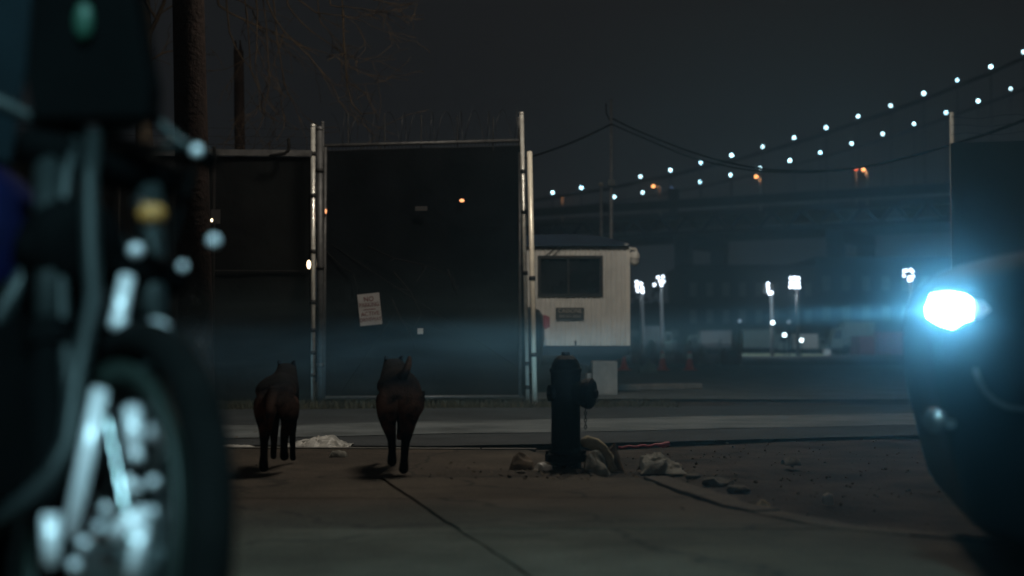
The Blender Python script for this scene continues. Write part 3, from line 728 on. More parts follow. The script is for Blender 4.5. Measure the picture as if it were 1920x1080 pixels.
# concrete blocks under and beside the cabin
def block(px0, px1, py0, py1, d, th, label, m='barrier'):
    a, b = P(px0, py1, d), P(px1, py0, d); a.z = max(a.z, -0.03)
    b0 = V(((a.x + b.x) / 2, d + th / 2, -0.02)); o = obj('concrete_block', MB().bbox(V((a.x, d, -0.02)) - b0, V((b.x, d + th, b.z)) - b0), M[m], bevel=0.015)
    o.location = b0; tag(o, label, 'block', 'pale concrete blocks at the cabin')
block(1111, 1158, 677, 733, 20.6, 0.5, 'largest pale concrete block under the right end of the cabin')
block(1087, 1101, 684, 722, 21.5, 0.4, 'narrow concrete block just left of the largest block')
block(1100, 1109, 700, 725, 20.9, 0.3, 'small low concrete block between the two taller blocks')
# ================================================================== FIRE HYDRANT
hb_ = G(1061, 882, -0.02)
hy = thing('fire_hydrant', 'black fire hydrant with side outlet standing amid litter', 'hydrant', hb_)
k_ = 2667.0 / hb_.y
rB = 27.5 / k_
Z = lambda py: (882 - py) / k_
prof = [(rB * 1.05, -0.06), (rB * 1.05, Z(866)), (rB * 1.42, Z(865)), (rB * 1.42, Z(852)), (rB * 1.08, Z(850)), (rB * 1.0, Z(840)), (rB * 0.98, Z(760)), (rB * 1.0, Z(720)), (rB * 1.04, Z(700)),
        (rB * 1.10, Z(698)), (rB * 1.10, Z(692)), (rB * 1.0, Z(691)), (rB * 0.94, Z(684)), (rB * 0.78, Z(675)), (rB * 0.5, Z(669)), (rB * 0.3, Z(667)), (rB * 0.28, Z(661)), (0.0, Z(661))]
obj('barrel', MB().lathe(prof, 32), M['hydrant'], hy, smooth=False, bevel=0.004)
for k in range(8):
    a = 2 * math.pi * k / 8 + 0.2; mb = MB().lathe([(0.013, -0.012), (0.013, 0.014)], 6, (rB * 1.26 * math.cos(a), rB * 1.26 * math.sin(a), Z(850))); obj('flange_bolt', mb, M['hydrant'], hy)
# large side outlet pointing right and a little towards the camera, with domed cap
dirn = V((1, -0.35, -0.08)).normalized(); o0 = V((0, 0, Z(735)))
noz = obj('outlet', MB().lathe([(0.068, rB * 0.6), (0.068, rB * 1.25), (0.078, rB * 1.28), (0.078, rB * 1.45), (0.072, rB * 1.5)], 24, o0, dirn), M['hydrant'], hy)
obj('outlet_cap', MB().lathe([(0.080, rB * 1.5), (0.084, rB * 1.55), (0.084, rB * 1.8), (0.07, rB * 1.98), (0.03, rB * 2.06), (0.022, rB * 2.07), (0.022, rB * 2.25)], 24, o0, dirn), M['hydrant'], noz, smooth=False)
for dd in (V((-1, -0.3, 0)).normalized(), V((-0.1, 1, 0)).normalized()):
    obj('outlet', MB().lathe([(0.04, rB * 0.7), (0.04, rB * 1.05), (0.046, rB * 1.06), (0.046, rB * 1.2), (0.015, rB * 1.24), (0.012, rB * 1.34)], 18, V((0, 0, Z(738))), dd), M['hydrant'], hy)
mb = MB()
cx, cz = (1097 - 1061) / k_, 0
for i in range(7):
    z = Z(762 + i * 6.4); rot = Matrix.Rotation(R(90 * (i % 2)), 3, 'Z')
    ring = [V((cx, -0.05, z)) + rot @ V((0.0065 * math.cos(t * math.pi / 4), 0, 0.011 * math.sin(t * math.pi / 4))) for t in range(9)]
    mb.tube(ring, 0.0028, 4, False)
obj('chain', mb, M['chain'], hy)

# ================================================================== LITTER
def crumple(name, outline_px, d, m, label, cat, hgt, seed, group='litter on the ground', bulge=1.0, z=-0.03, depth=0.3, n=22):
    """a low crumpled heap whose silhouette follows the photo outline: heights along x from the outline, real depth behind it"""
    xs0, xs1 = outline_px[0][0], outline_px[-1][0]
    base = P((xs0 + xs1) / 2, 655, d); base.z = z
    mb = MB(); rows_ = 22; n = max(n, 34); sc_ = 1.0 if d < 20 else 8.0
    def top(px):
        for (xa, ya), (xb, yb) in zip(outline_px, outline_px[1:]):
            if xa <= px <= xb: return ya + (yb - ya) * (px - xa) / max(1e-6, xb - xa)
        return outline_px[-1][1]
    for j in range(rows_ + 1):
        s_ = j / rows_
        for i in range(n + 1):
            px = xs0 + (xs1 - xs0) * i / n
            zz = max(0.004, P(px, top(px), d).z - z)
            prof_ = math.sin(math.pi * s_) ** 0.7
            q = V((P(px, 655, d).x - base.x, (s_ - 0.5) * depth, zz * prof_))
            f1 = abs(noise.noise((q.x * 9 / sc_ + seed, q.y * 9 / sc_, seed))); f2 = abs(noise.noise((q.x * 24 / sc_ + seed, q.y * 20 / sc_, 3 + seed)))
            q += V((0.7 * noise.noise((q.x * 16 / sc_, q.y * 16 / sc_, 8 + seed)), 0.6 * noise.noise((q.x * 16 / sc_, q.y * 16 / sc_, seed)), -1.6 * f1 * prof_ - 1.1 * f2 * prof_ + 0.3 * prof_)) * hgt
            q.z = max(q.z, 0.0)
            mb.v.append(q)
    for j in range(rows_):
        for i in range(n):
            a = j * (n + 1) + i; mb.f.append((a, a + 1, a + n + 2, a + n + 1))
    o = obj(name, mb, M[m]); o.location = base
    so_ = o.modifiers.new('thick', 'SOLIDIFY'); so_.thickness = 0.004
    return tag(o, label, cat, group)
def gd(py): return 1707.0 / (py - 655)
crumple('plastic_sheet', [(538, 833), (560, 828), (585, 820), (606, 817), (622, 816), (634, 824), (648, 831), (658, 833)], 9.75, 'plastic_white', 'torn white plastic sheet lying between the two dogs', 'plastic sheet', 0.035, 1, depth=0.5, n=30)
crumple('plastic_sheet', [(400, 838), (425, 834), (460, 834), (480, 837)], 9.4, 'plastic_white', 'thin pale strip of plastic lying left of the left dog', 'plastic sheet', 0.012, 2, depth=0.2)
crumple('paper_cup', [(620, 852), (626, 845), (646, 844), (651, 848), (652, 858)], 8.55, 'sack', 'crushed cup near the white sheet between the dogs', 'cup', 0.010, 3, depth=0.10)
# cream foam cushion draped as an arch behind the hydrant
hb2 = P(1120, 655, 7.78); hb2.z = -0.03
foam = [(1092, 826), (1102, 823), (1116, 827), (1130, 838), (1140, 852), (1144, 864), (1150, 876)]
mb = MB().tube([P(x, y + 6, 7.78) - hb2 for x, y in foam], [0.026, 0.034, 0.036, 0.034, 0.032, 0.030, 0.022], 10)
for v in mb.v: v += V((noise.noise(v * 22), noise.noise(v * 22 + V((3, 0, 0))), noise.noise(v * 22 + V((0, 7, 0))))) * 0.014
mb2 = MB().poly(mb.v, mb.f)
o = obj('foam_pad', mb2, M['cream'], smooth=True); o.location = hb2; tag(o, 'cream foam pad bent in an arch right of the hydrant', 'foam', 'litter on the ground')
crumple('paper_bag', [(1096, 868), (1104, 848), (1120, 846), (1132, 856), (1138, 876)], 7.7, 'sack', 'dull sack slumped under the cream foam arch', 'bag', 0.03, 5, depth=0.22)
crumple('paper_bag', [(1136, 876), (1142, 836), (1152, 832), (1160, 850), (1168, 874)], 7.95, 'brown_paper', 'brown paper bag standing behind the cream foam', 'bag', 0.02, 6, depth=0.16)
crumple('cloth_sack', [(1198, 876), (1203, 856), (1215, 851), (1236, 849), (1252, 859), (1266, 868), (1278, 874)], 7.85, 'sack', 'pale crumpled sack lying alone right of the hydrant', 'sack', 0.03, 7, depth=0.3)
crumple('paper_bag', [(955, 878), (962, 856), (972, 848), (985, 853), (997, 858), (1002, 876)], 7.7, 'brown_paper', 'dark brown crushed bag left of the hydrant', 'bag', 0.02, 8, depth=0.2)
crumple('plastic_wrap', [(1000, 878), (1010, 866), (1022, 868), (1034, 872), (1036, 879)], 7.65, 'plastic_white', 'small whitish wrapper touching the hydrant base on its left', 'wrapper', 0.015, 9, depth=0.12)
crumple('paper_scrap', [(1466, 860), (1478, 856), (1490, 855), (1497, 859)], 8.3, 'rubble', 'pale paper scrap alone on the dirt right of the sack', 'paper', 0.012, 10, depth=0.1)
crumple('paper_scrap', [(1540, 928), (1548, 925), (1558, 926)], 6.2, 'plastic_white', 'tiny white scrap on the brown dirt near the car', 'paper', 0.006, 12, depth=0.05)
crumple('paper_scrap', [(1416, 945), (1424, 938), (1434, 939), (1440, 943)], 5.95, 'cream', 'creamy scrap at the curving pavement edge', 'paper', 0.008, 13, depth=0.07)
rb_ = P(1210, 655, 8.9); rb_.z = -0.03
pts = []
for i in range(15):
    x = 1160 + (1256 - 1160) * i / 14; pts.append(P(x, 839 - 6 * i / 14 + 1.5 * math.sin(i * 1.7), 9.0) - rb_)
o = obj('red_strap', MB().tube(pts, [0.008] * 11 + [0.012, 0.018, 0.02, 0.014], 6), M['red_plastic'], smooth=True); o.location = rb_
tag(o, 'red plastic strap lying on the dirt right of the hydrant', 'strap', 'litter on the ground')
for k, (px, py, r) in enumerate([(978, 886, 0.016), (1015, 884, 0.014), (1101, 884, 0.018)]):
    o = obj('stone', MB().sphere((0, 0, 0), r, 8, 6, (1.4, 1, 0.7)), M['rubble'], smooth=True); o.location = G(px, py, 0.0)
    tag(o, ['small stone in front of the brown crushed bag', 'small stone in front of the whitish wrapper', 'stone at the right of the hydrant base'][k], 'stone', 'stones around the hydrant')

lv_ = MB(); rgl = random.Random(17)
for _ in range(420):
    p = G(rgl.gauss(1080, 130), rgl.uniform(868, 900), 0.002); 
    if rgl.random() < 0.12: p = V((rgl.uniform(-3, 3), rgl.uniform(5.2, 11), 0.002))
    if p.x > 0.4 and p.y > 6.6: p.z = -0.03
    r = rgl.uniform(0.006, 0.020); a = rgl.uniform(0, 6.3); q1 = V((math.cos(a), math.sin(a), rgl.uniform(-0.1, 0.5))) * r; q2 = V((-math.sin(a), math.cos(a), rgl.uniform(-0.1, 0.5))) * r * 0.6
    p.z += r * 0.35; lv_.poly([p - q1, p + q2, p + q1, p - q2], [(0, 1, 2, 3)])
tag(obj('dead_leaves', lv_, M['leaf']), 'dry leaves and crumbs of litter blown around the hydrant', 'leaves', kind='stuff')
# ================================================================== DOGS
def make_dog(label, pos, yaw, pose, scale=1.0):
    vs, es, rs = [], [], []
    def add(p, r, par):
        vs.append(V(p)); rs.append(r)
        if par is not None: es.append((par, len(vs) - 1))
        return len(vs) - 1
    pel = add((0, 0, 0.53), 0.088, None)
    mid = add((0.24, 0, 0.53), 0.088, pel); che = add((0.44, 0, 0.50), 0.118, mid); brs = add((0.56, 0, 0.52), 0.10, che)
    nk = add((0.67, 0, 0.585), 0.07, brs); hd = add((0.78, 0, 0.62), 0.062, nk); mz = add((0.87, 0, 0.59), 0.036, hd); add((0.95, 0, 0.57), 0.026, mz)
    for s_ in (1, -1):
        e1 = add((0.755, 0.042 * s_, 0.66), 0.022, hd); add((0.71, 0.055 * s_, 0.685), 0.007, e1)
    t = pel
    for p, r in pose['tail']: t = add(p, r, t)
    for s_, nm in ((1, 'l'), (-1, 'r')):
        h = pose['hind_' + nm]; q = pel
        for (x, y, z), r in zip(h, (0.098, 0.086, 0.060, 0.030, 0.027, 0.036, 0.032)): q = add((x, y * s_ * 0.78, z), r * 0.9, q)
        h = pose['fore_' + nm]; q = brs
        for (x, y, z), r in zip(h, (0.06, 0.045, 0.026, 0.024, 0.026)): q = add((x, y * s_ * 0.6, z), r * 0.85, q)
    me = bpy.data.meshes.new('dog'); me.from_pydata([tuple(v) for v in vs], es, [])
    o = bpy.data.objects.new('dog', me); C.objects.link(o)
    o.modifiers.new('skin', 'SKIN'); o.modifiers.new('sub', 'SUBSURF').levels = 2
    for i, sv in enumerate(me.skin_vertices[0].data): sv.radius = (rs[i], rs[i]); sv.use_root = (i == 0)
    dg = bpy.context.evaluated_depsgraph_get(); m2 = bpy.data.meshes.new_from_object(o.evaluated_get(dg))
    bpy.data.objects.remove(o, do_unlink=True)
    m2.name = 'dog'; m2.materials.clear(); m2.materials.append(M['fur_tail'] if pose.get('tail_tan') else M['fur'])
    for p in m2.polygons: p.use_smooth = True
    o = bpy.data.objects.new('dog', m2); C.objects.link(o)
    o.location = pos; o.rotation_euler = (0, 0, yaw); o.scale = (scale,) * 3
    tag(o, label, 'dog', 'dogs running towards the gate')
    return o
poseL = {'tail': [((-0.09, 0, 0.52), 0.034), ((-0.15, 0.02, 0.43), 0.032), ((-0.17, 0.02, 0.33), 0.026), ((-0.16, 0.02, 0.26), 0.012)],
         'hind_l': [(0.0, 0.085, 0.46), (0.05, 0.095, 0.36), (0.07, 0.09, 0.29), (-0.12, 0.075, 0.20), (-0.17, 0.07, 0.11), (-0.19, 0.07, 0.05), (-0.15, 0.07, 0.02)],
         'hind_r': [(0.0, 0.085, 0.46), (0.08, 0.095, 0.37), (0.14, 0.09, 0.31), (-0.02, 0.07, 0.22), (0.02, 0.065, 0.14), (0.03, 0.065, 0.09), (0.07, 0.065, 0.085)],
         'fore_l': [(0.5, 0.08, 0.42), (0.42, 0.085, 0.30), (0.40, 0.08, 0.16), (0.36, 0.08, 0.08), (0.38, 0.08, 0.05)],
         'fore_r': [(0.56, 0.08, 0.42), (0.60, 0.085, 0.30), (0.68, 0.08, 0.17), (0.70, 0.08, 0.05), (0.74, 0.08, 0.02)]}
poseR = {'tail': [((-0.07, -0.015, 0.565), 0.032), ((-0.11, -0.04, 0.60), 0.026), ((-0.12, -0.055, 0.645), 0.021), ((-0.115, -0.06, 0.69), 0.010)], 'tail_tan': True,
         'hind_l': [(0.0, 0.085, 0.46), (0.04, 0.08, 0.36), (0.06, 0.075, 0.29), (-0.10, 0.055, 0.20), (-0.08, 0.05, 0.12), (-0.06, 0.05, 0.07), (-0.02, 0.05, 0.05)],
         'hind_r': [(0.0, 0.085, 0.46), (0.02, 0.085, 0.36), (0.02, 0.075, 0.29), (-0.14, 0.045, 0.18), (-0.17, 0.035, 0.09), (-0.18, 0.03, 0.03), (-0.14, 0.03, 0.015)],
         'fore_l': [(0.56, 0.08, 0.42), (0.62, 0.085, 0.33), (0.74, 0.07, 0.26), (0.83, 0.07, 0.22), (0.87, 0.07, 0.22)],
         'fore_r': [(0.56, 0.08, 0.42), (0.60, 0.085, 0.31), (0.71, 0.07, 0.23), (0.79, 0.07, 0.16), (0.83, 0.07, 0.15)]}
pL = G(506, 890); pR = G(742, 890)
make_dog('dark shepherd dog on the left trotting away with tail hanging', pL + V((0, 0.17, 0)), R(94), poseL, 0.84)
make_dog('dark shepherd dog on the right bounding away with raised tail', pR + V((0.0, 0.16, 0)), R(97), poseR, 0.88)

# ================================================================== CARS
def loft(sections):
    """sections: list of (x, [(y,z)...half ring from bottom centre to top centre])"""
    mb = MB(); n = None
    for x, half in sections:
        ring = [V((x if len(q) < 3 else x + q[2], q[0], q[1])) for q in half] + [V((x if len(q) < 3 else x + q[2], -q[0], q[1])) for q in half[-2:0:-1]]
        n = len(ring); mb.v += ring
    m = len(sections)
    for i in range(m - 1):
        for k in range(n):
            k2 = (k + 1) % n; mb.f.append((i * n + k, i * n + k2, (i + 1) * n + k2, (i + 1) * n + k))
    mb.f.append(tuple(range(n))); mb.f.append(tuple((m - 1) * n + k for k in range(n)))
    return mb
def wheel(parent, x, y, s_, r=0.33):
    wv = obj('wheel', MB().lathe([(r * 0.62, -0.10), (r * 0.9, -0.108), (r, -0.08), (r, 0.08), (r * 0.9, 0.108), (r * 0.62, 0.10)], 36, (x, y, r), (0, 1, 0)), M['tyre'], parent, smooth=True)
    mb = MB()
    for k in range(7):
        a = 2 * math.pi * k / 7; d = V((math.cos(a), 0, math.sin(a)))
        mb.tube([V((x, y + 0.085 * s_, r)) + d * 0.03, V((x, y + 0.075 * s_, r)) + d * r * 0.6], [0.03, 0.018], 6)
    mb.lathe([(0.05, 0), (0.05, 0.03)], 14, (x, y + 0.08 * s_, r), (0, s_, 0)); mb.lathe([(r * 0.63, 0.07), (r * 0.63, 0.09), (r * 0.57, 0.09), (r * 0.57, 0.07)], 30, (x, y, r), (0, s_, 0))
    obj('rim', mb, M['alloy'], wv, smooth=True)
def make_car(name, label, pos, yaw, paint, lit_tail=False, group=None):
    car = thing(name, label, 'car', pos, (0, 0, yaw), group)
    def sec(x, wv, zb, zbelt, zt):   # lower body section
        nf_ = 1.0 if x > -0.5 else (-0.6 if x < -4.3 else 0.0)
        return (x, [(0, zb, -0.08 * nf_), (wv * 0.96, zb, -0.08 * nf_), (wv * 0.99, zb + 0.02, -0.07 * nf_), (wv * 1.0, zb + 0.22, -0.03 * nf_), (wv * 1.0, (zb + zbelt) / 2 + 0.08), (wv * 0.965, zbelt), (wv * 0.86, zt - 0.01), (wv * 0.5, zt + 0.015), (0, zt + 0.025)])
    secs = [sec(0.0, 0.62, 0.26, 0.70, 0.76), sec(-0.015, 0.70, 0.19, 0.73, 0.81), sec(-0.06, 0.77, 0.12, 0.77, 0.855), sec(-0.20, 0.85, 0.10, 0.81, 0.90), sec(-0.45, 0.87, 0.11, 0.84, 0.935), sec(-0.9, 0.88, 0.17, 0.87, 0.97), sec(-1.35, 0.89, 0.19, 0.89, 1.0),
            sec(-2.2, 0.90, 0.19, 0.92, 0.98), sec(-3.2, 0.90, 0.19, 0.94, 0.99), sec(-3.9, 0.88, 0.20, 0.95, 1.03), sec(-4.35, 0.83, 0.23, 0.92, 1.02), sec(-4.55, 0.72, 0.32, 0.86, 0.95)]
    obj('body', loft(secs), paint, car, smooth=True, subsurf=1)
    def gs(x, wv, z0_, z1_): return (x, [(0, z0_), (wv, z0_), (wv * 0.93, z0_ + (z1_ - z0_) * 0.55), (wv * 0.80, z1_ - 0.03), (wv * 0.5, z1_), (0, z1_ + 0.01)])
    gh = [gs(-1.25, 0.80, 0.94, 0.96), gs(-1.75, 0.80, 0.94, 1.30), gs(-2.1, 0.81, 0.94, 1.44), gs(-2.9, 0.81, 0.94, 1.47), gs(-3.6, 0.80, 0.94, 1.40), gs(-4.2, 0.76, 0.94, 1.08)]
    cabn = obj('cabin_roof', loft(gh), paint, car, smooth=True)
    for s_ in (1, -1):
        for (xa, xb, za, zb_) in ((-1.78, -2.62, 1.0, 1.34), (-2.70, -3.62, 1.0, 1.34)):
            pts = [V((xa, s_ * 0.805, za)), V((xb, s_ * 0.815, za)), V((xb, s_ * 0.735, zb_)), V((xa - 0.32 if xa > -2 else xa, s_ * 0.735, zb_))]
            obj('side_window', MB().prism(pts, (0, s_ * 0.012, 0)), M['glass_dark'], cabn)
        for x in (-0.92, -3.55):
            wheel(car, x, s_ * 0.80, s_)
            mb = MB(); n = 20
            arc = [V((x + 0.39 * math.cos(math.pi * k / n), s_ * 0.885, 0.33 + 0.39 * math.sin(math.pi * k / n))) for k in range(n + 1)]
            mb.tube(arc, 0.025, 8); obj('wheel_arch', mb, M['car_trim'], car, smooth=True)
        obj('wing_mirror', MB().sphere((-1.65, s_ * 1.0, 1.02), 0.1, 14, 8, (0.7, 1.0, 0.65)), paint, car, smooth=True)
        tl = obj('taillight', MB().prism([V((-4.49, s_ * 0.77, 0.79)), V((-4.49, s_ * 0.78, 0.92)), V((-4.55, s_ * 0.70, 0.90)), V((-4.55, s_ * 0.71, 0.78))], (-0.03, s_ * 0.03, 0)), M['taillight'] if lit_tail else M['sign_red'], car)
    return car
# near car on the right, profile, nose to the left
YAW = R(180 - 12)     # forward points left and a touch away from the camera
nose = V((1.277, 4.547, 0))
carA = make_car('parked_car', 'black car at the right edge with one blinding blue-white headlight', nose, YAW, M['car_black'])
mw = Matrix.Translation(nose) @ Matrix.Rotation(YAW, 4, 'Z'); inv = mw.inverted()
# headlight: near-side front corner (outline as seen, given its own distance and depth)
lens_px = [(1740, 548), (1778, 543), (1808, 549), (1827, 563), (1838, 578), (1822, 600), (1801, 607), (1783, 620), (1757, 612), (1732, 597), (1729, 575), (1735, 562)]
def hl_d(px): return 3.86 - 0.0016 * (px - 1729)
hc = P(1778, 580, 3.8)
lens_px = [(1781 + (x - 1781) * 0.84, 581 + (y - 581) * 0.84) for x, y in lens_px]
tip_px = [p for p in lens_px if p[0] > 1799]
lens_px = [(min(x, 1820), y) for x, y in lens_px]
front = [inv @ P(x, y, hl_d(x)) for x, y in lens_px]
ext = (inv.to_3x3() @ V((0.10, 0.13, 0)))
hl = obj('headlight', MB().prism(front, ext), M['head_glow'], carA, smooth=False)
rim_ = [inv @ (P(1783 + (x - 1783) * 1.14, 580 + (y - 580) * 1.16, hl_d(x)) + V((0.012, 0.016, 0))) for x, y in lens_px]
obj('bezel', MB().prism(rim_, ext * 1.1), M['car_trim'], hl)
tip = [inv @ (P(x, y, hl_d(x)) + V((0.004, 0.006, 0))) for x, y in ((1820, 562), (1827, 566), (1838, 580), (1829, 589), (1820, 596))]
obj('side_lens', MB().prism(tip, ext * 0.8), M['head_far'], hl)
# other headlight, dim lens; its unseen beam is added below
other = [V((p.x - 0.16, 1.0 * abs(p.y) if p.y < 0 else -abs(p.y), p.z)) for p in front]
obj('headlight', MB().prism(other, V((ext.x, -ext.y, 0))), M['head_far'], carA)
# bumper, fog lamp, pale bar for the sheen along the crease
nside = -1 if (inv @ V((2, 3.0, 0.5))).y < 0 else 1
def carpt(px, py, d): return inv @ P(px, py, d)
fg = carpt(1752, 788, 3.85)
obj('fog_lamp', MB().lathe([(0.03, -0.02), (0.035, 0.0), (0.03, 0.012)], 16, fg, inv.to_3x3() @ V((-0.6, -0.8, 0))), M['alloy'], carA, smooth=True)
obj('parking_sensor', MB().lathe([(0.012, -0.01), (0.012, 0.004)], 12, carpt(1782, 795, 3.72), inv.to_3x3() @ V((-0.5, -0.86, 0))), M['steel'], carA)
cr_ = [carpt(x, y, 3.66) for x, y in ((1828, 692), (1835, 712), (1848, 735), (1866, 752), (1890, 763), (1925, 768))]
obj('crease_sheen', MB().tube(cr_, 0.006, 6), M['alloy'], carA, smooth=True)
# headlamp beam: real spot light with the flat cut-off pattern of a dipped beam
def headlamp_beam(lp, energy, aim, width, blend, lo=(-0.20, -0.05)):
    hd_ = bpy.data.lights.new('headlamp_beam', 'SPOT'); hd_.energy = energy; hd_.color = (0.40, 0.78, 1.0); hd_.spot_size = R(width); hd_.spot_blend = blend; hd_.shadow_soft_size = 0.02
    ho = bpy.data.objects.new('headlamp_beam', hd_); C.objects.link(ho); ho.location = lp
    ho.rotation_euler = V(aim).to_track_quat('-Z', 'Y').to_euler()
    hd_.use_nodes = True; n_ = hd_.node_tree.nodes; l_ = hd_.node_tree.links
    em = n_['Emission']; tcn = n_.new('ShaderNodeTexCoord'); sp_ = n_.new('ShaderNodeSeparateXYZ'); l_.new(tcn.outputs['Normal'], sp_.inputs[0])
    mr = n_.new('ShaderNodeMapRange'); mr.interpolation_type = 'SMOOTHSTEP'; l_.new(sp_.outputs['Y'], mr.inputs['Value'])
    mr.inputs['From Min'].default_value = lo[0]; mr.inputs['From Max'].default_value = lo[1]; mr.inputs['To Min'].default_value = 0.0; mr.inputs['To Max'].default_value = 1.0
    mr2 = n_.new('ShaderNodeMapRange'); mr2.interpolation_type = 'SMOOTHSTEP'; l_.new(sp_.outputs['Y'], mr2.inputs['Value'])
    mr2.inputs['From Min'].default_value = 0.0; mr2.inputs['From Max'].default_value = 0.03; mr2.inputs['To Min'].default_value = 1.0; mr2.inputs['To Max'].default_value = 0.0
    mu = n_.new('ShaderNodeMath'); mu.operation = 'MULTIPLY'; l_.new(mr.outputs[0], mu.inputs[0]); l_.new(mr2.outputs[0], mu.inputs[1]); l_.new(mu.outputs[0], em.inputs['Strength'])
headlamp_beam(P(1778, 580, 3.72) + V((-0.08, -0.04, 0.0)), 520, (-0.45, 1.6, -0.030), 120, 0.5, (-0.10, -0.02))
headlamp_beam(mw @ V((0.06, -0.62, 0.80)), 2800, (-0.50, 1.0, -0.018), 64, 0.6, (-0.060, -0.02))  # unseen far-side beam, added to light the gate

# second car, half hidden behind the gate posts, tail lamp showing
rear = P(1034, 655, 19.3)
carB = make_car('parked_car', 'dark car mostly hidden behind the gate, red tail light showing', V((rear.x - 4.60, 20.1, 0)), R(180), M['car_grey'], True); carB.scale = (1, 1, 1.2)

# ================================================================== MOTORCYCLE
Ym = 1.95
wc = P(128, 1062, Ym)                  # front wheel centre
RW = 0.345
mb0 = V((wc.x, wc.y, 0.0))
moto = thing('motorcycle', 'blurred black motorcycle in the left foreground, front wheel and fork showing', 'motorcycle', mb0)
a_ = R(53); lean = R(9)
fw = V((math.cos(a_), -math.sin(a_), 0)); lf0 = V((math.sin(a_), math.cos(a_), 0)); upv = V((0, 0, 1))
upm = (upv * math.cos(lean) + lf0 * math.sin(lean)).normalized(); lfm = (lf0 * math.cos(lean) - upv * math.sin(lean)).normalized()
def Q(x, y, z): return fw * x + lfm * y + upm * z        # bike-space to local offset
def px_local(px, py, d): return P(px, py, d) - mb0
WC = Q(0, 0, RW)
# front wheel
def mwheel(c, parent, name='wheel'):
    wv = thing(name, None, None); wv.parent = parent
    ty = MB(); n = 56; rr = 12
    for i in range(n):
        t = 2 * math.pi * i / n; d = fw * math.cos(t) + upm * math.sin(t)
        for k in range(rr):
            u = 2 * math.pi * k / rr
            ty.v.append(c + d * (RW - 0.030 + 0.030 * math.cos(u)) + lfm * 0.030 * math.sin(u))
    for i in range(n):
        for k in range(rr):
            i2, k2 = (i + 1) % n, (k + 1) % rr; ty.f.append((i * rr + k, i2 * rr + k, i2 * rr + k2, i * rr + k2))
    obj('tyre', ty, M['tyre'], wv, smooth=True)
    rmb = MB(); prf = [(RW - 0.07, -0.026), (RW - 0.062, -0.028), (RW - 0.10, -0.022), (RW - 0.108, 0.0), (RW - 0.10, 0.022), (RW - 0.062, 0.028), (RW - 0.07, 0.026)]
    for i in range(n):
        t = 2 * math.pi * i / n; d = fw * math.cos(t) + upm * math.sin(t)
        for (r, h) in prf: rmb.v.append(c + d * r + lfm * h)
    m_ = len(prf)
    for i in range(n):
        for k in range(m_):
            i2, k2 = (i + 1) % n, (k + 1) % m_; rmb.f.append((i * m_ + k, i2 * m_ + k, i2 * m_ + k2, i * m_ + k2))
    obj('rim', rmb, M['rim_green'], wv, smooth=True)
    sp2 = MB()
    for k in range(28):
        t = 2 * math.pi * k / 28; s_ = 1 if k % 2 else -1; t2 = t + (0.5 if (k // 2) % 2 else -0.5)
        sp2.tube([c + (fw * math.cos(t2) + upm * math.sin(t2)) * 0.035 + lfm * 0.03 * s_, c + (fw * math.cos(t) + upm * math.sin(t)) * (RW - 0.1)], 0.002, 5, False)
    obj('spokes', sp2, M['steel'], wv)
    obj('hub', MB().lathe([(0.03, -0.06), (0.045, -0.05), (0.04, -0.03), (0.03, 0), (0.04, 0.03), (0.045, 0.05), (0.03, 0.06)], 20, c, lfm), M['steel'], wv, smooth=True)
    return wv
fwv = mwheel(WC, moto)
mb = MB()
mb.lathe([(0.075, 0.068), (0.135, 0.068), (0.135, 0.072), (0.075, 0.072)], 40, WC, lfm)
obj('brake_disc', mb, M['steel'], fwv, smooth=False)
# fork legs with chrome tubes
def fork(s_):
    pm = M['moto_tube'] if s_ > 0 else M['moto_black']
    top = Q(-0.30, s_ * 0.085, 0.96); bot = Q(0.0, s_ * 0.08, RW)
    fk = obj('fork_leg', MB().tube([bot + Q(0.02, 0, -0.02), bot + (top - bot) * 0.02, bot + (top - bot) * 0.5], [0.022, 0.026, 0.026], 16), pm, moto, smooth=True)
    obj('fork_tube', MB().tube([bot + (top - bot) * 0.5, top], 0.021, 14), M['moto_tube'], fk, smooth=True)
    obj('fork_seal', MB().lathe([(0.034, -0.02), (0.034, 0.02)], 16, bot + (top - bot) * 0.5, top - bot), M['moto_black'], fk)
fork(1); fork(-1)
# caliper on the left leg (right in the picture) and on the right leg
for s_ in (1,):
    c0 = Q(-0.12, s_ * 0.082, RW + 0.03)
    obj('brake_caliper', MB().tube([c0 + Q(-0.02, 0.01, -0.05), c0 + Q(0.02, 0.01, 0.0), c0 + Q(0.02, 0.01, 0.05)], [0.024, 0.032, 0.024], 12), M['polished_glint'], moto, smooth=True)
# brake hose
obj('brake_hose', MB().tube([Q(-0.10, 0.10, 0.42), Q(-0.16, 0.13, 0.6), Q(-0.26, 0.12, 0.8), Q(-0.30, 0.16, 0.98)], 0.006, 8), M['moto_black'], moto, smooth=True)
# triple clamps
for z in (0.78, 0.95):
    f_ = (z - RW) / (0.96 - RW); c0 = Q(-0.30 * f_, 0, z)
    obj('fork_clamp', MB().tube([c0 - lfm * 0.13, c0 - lfm * 0.04, c0 + lfm * 0.04, c0 + lfm * 0.13], [0.028, 0.036, 0.036, 0.028], 12), M['moto_black'], moto, smooth=True)
# handlebar
hbp = [Q(-0.52, -0.42, 1.03), Q(-0.40, -0.24, 1.05), Q(-0.34, -0.09, 1.0), Q(-0.34, 0.09, 1.0), Q(-0.38, 0.16, 1.03), Q(-0.44, 0.25, 1.03)]
obj('handlebar', MB().tube(hbp, 0.0125, 12), M['moto_tube'], moto, smooth=True)
for s_ in (1, -1):
    a0, a1 = (hbp[5], hbp[4]) if s_ > 0 else (hbp[0], hbp[1])
    obj('grip', MB().tube([a0, a0 + (a1 - a0) * 0.75], 0.019, 12), M['moto_black'], moto, smooth=True)
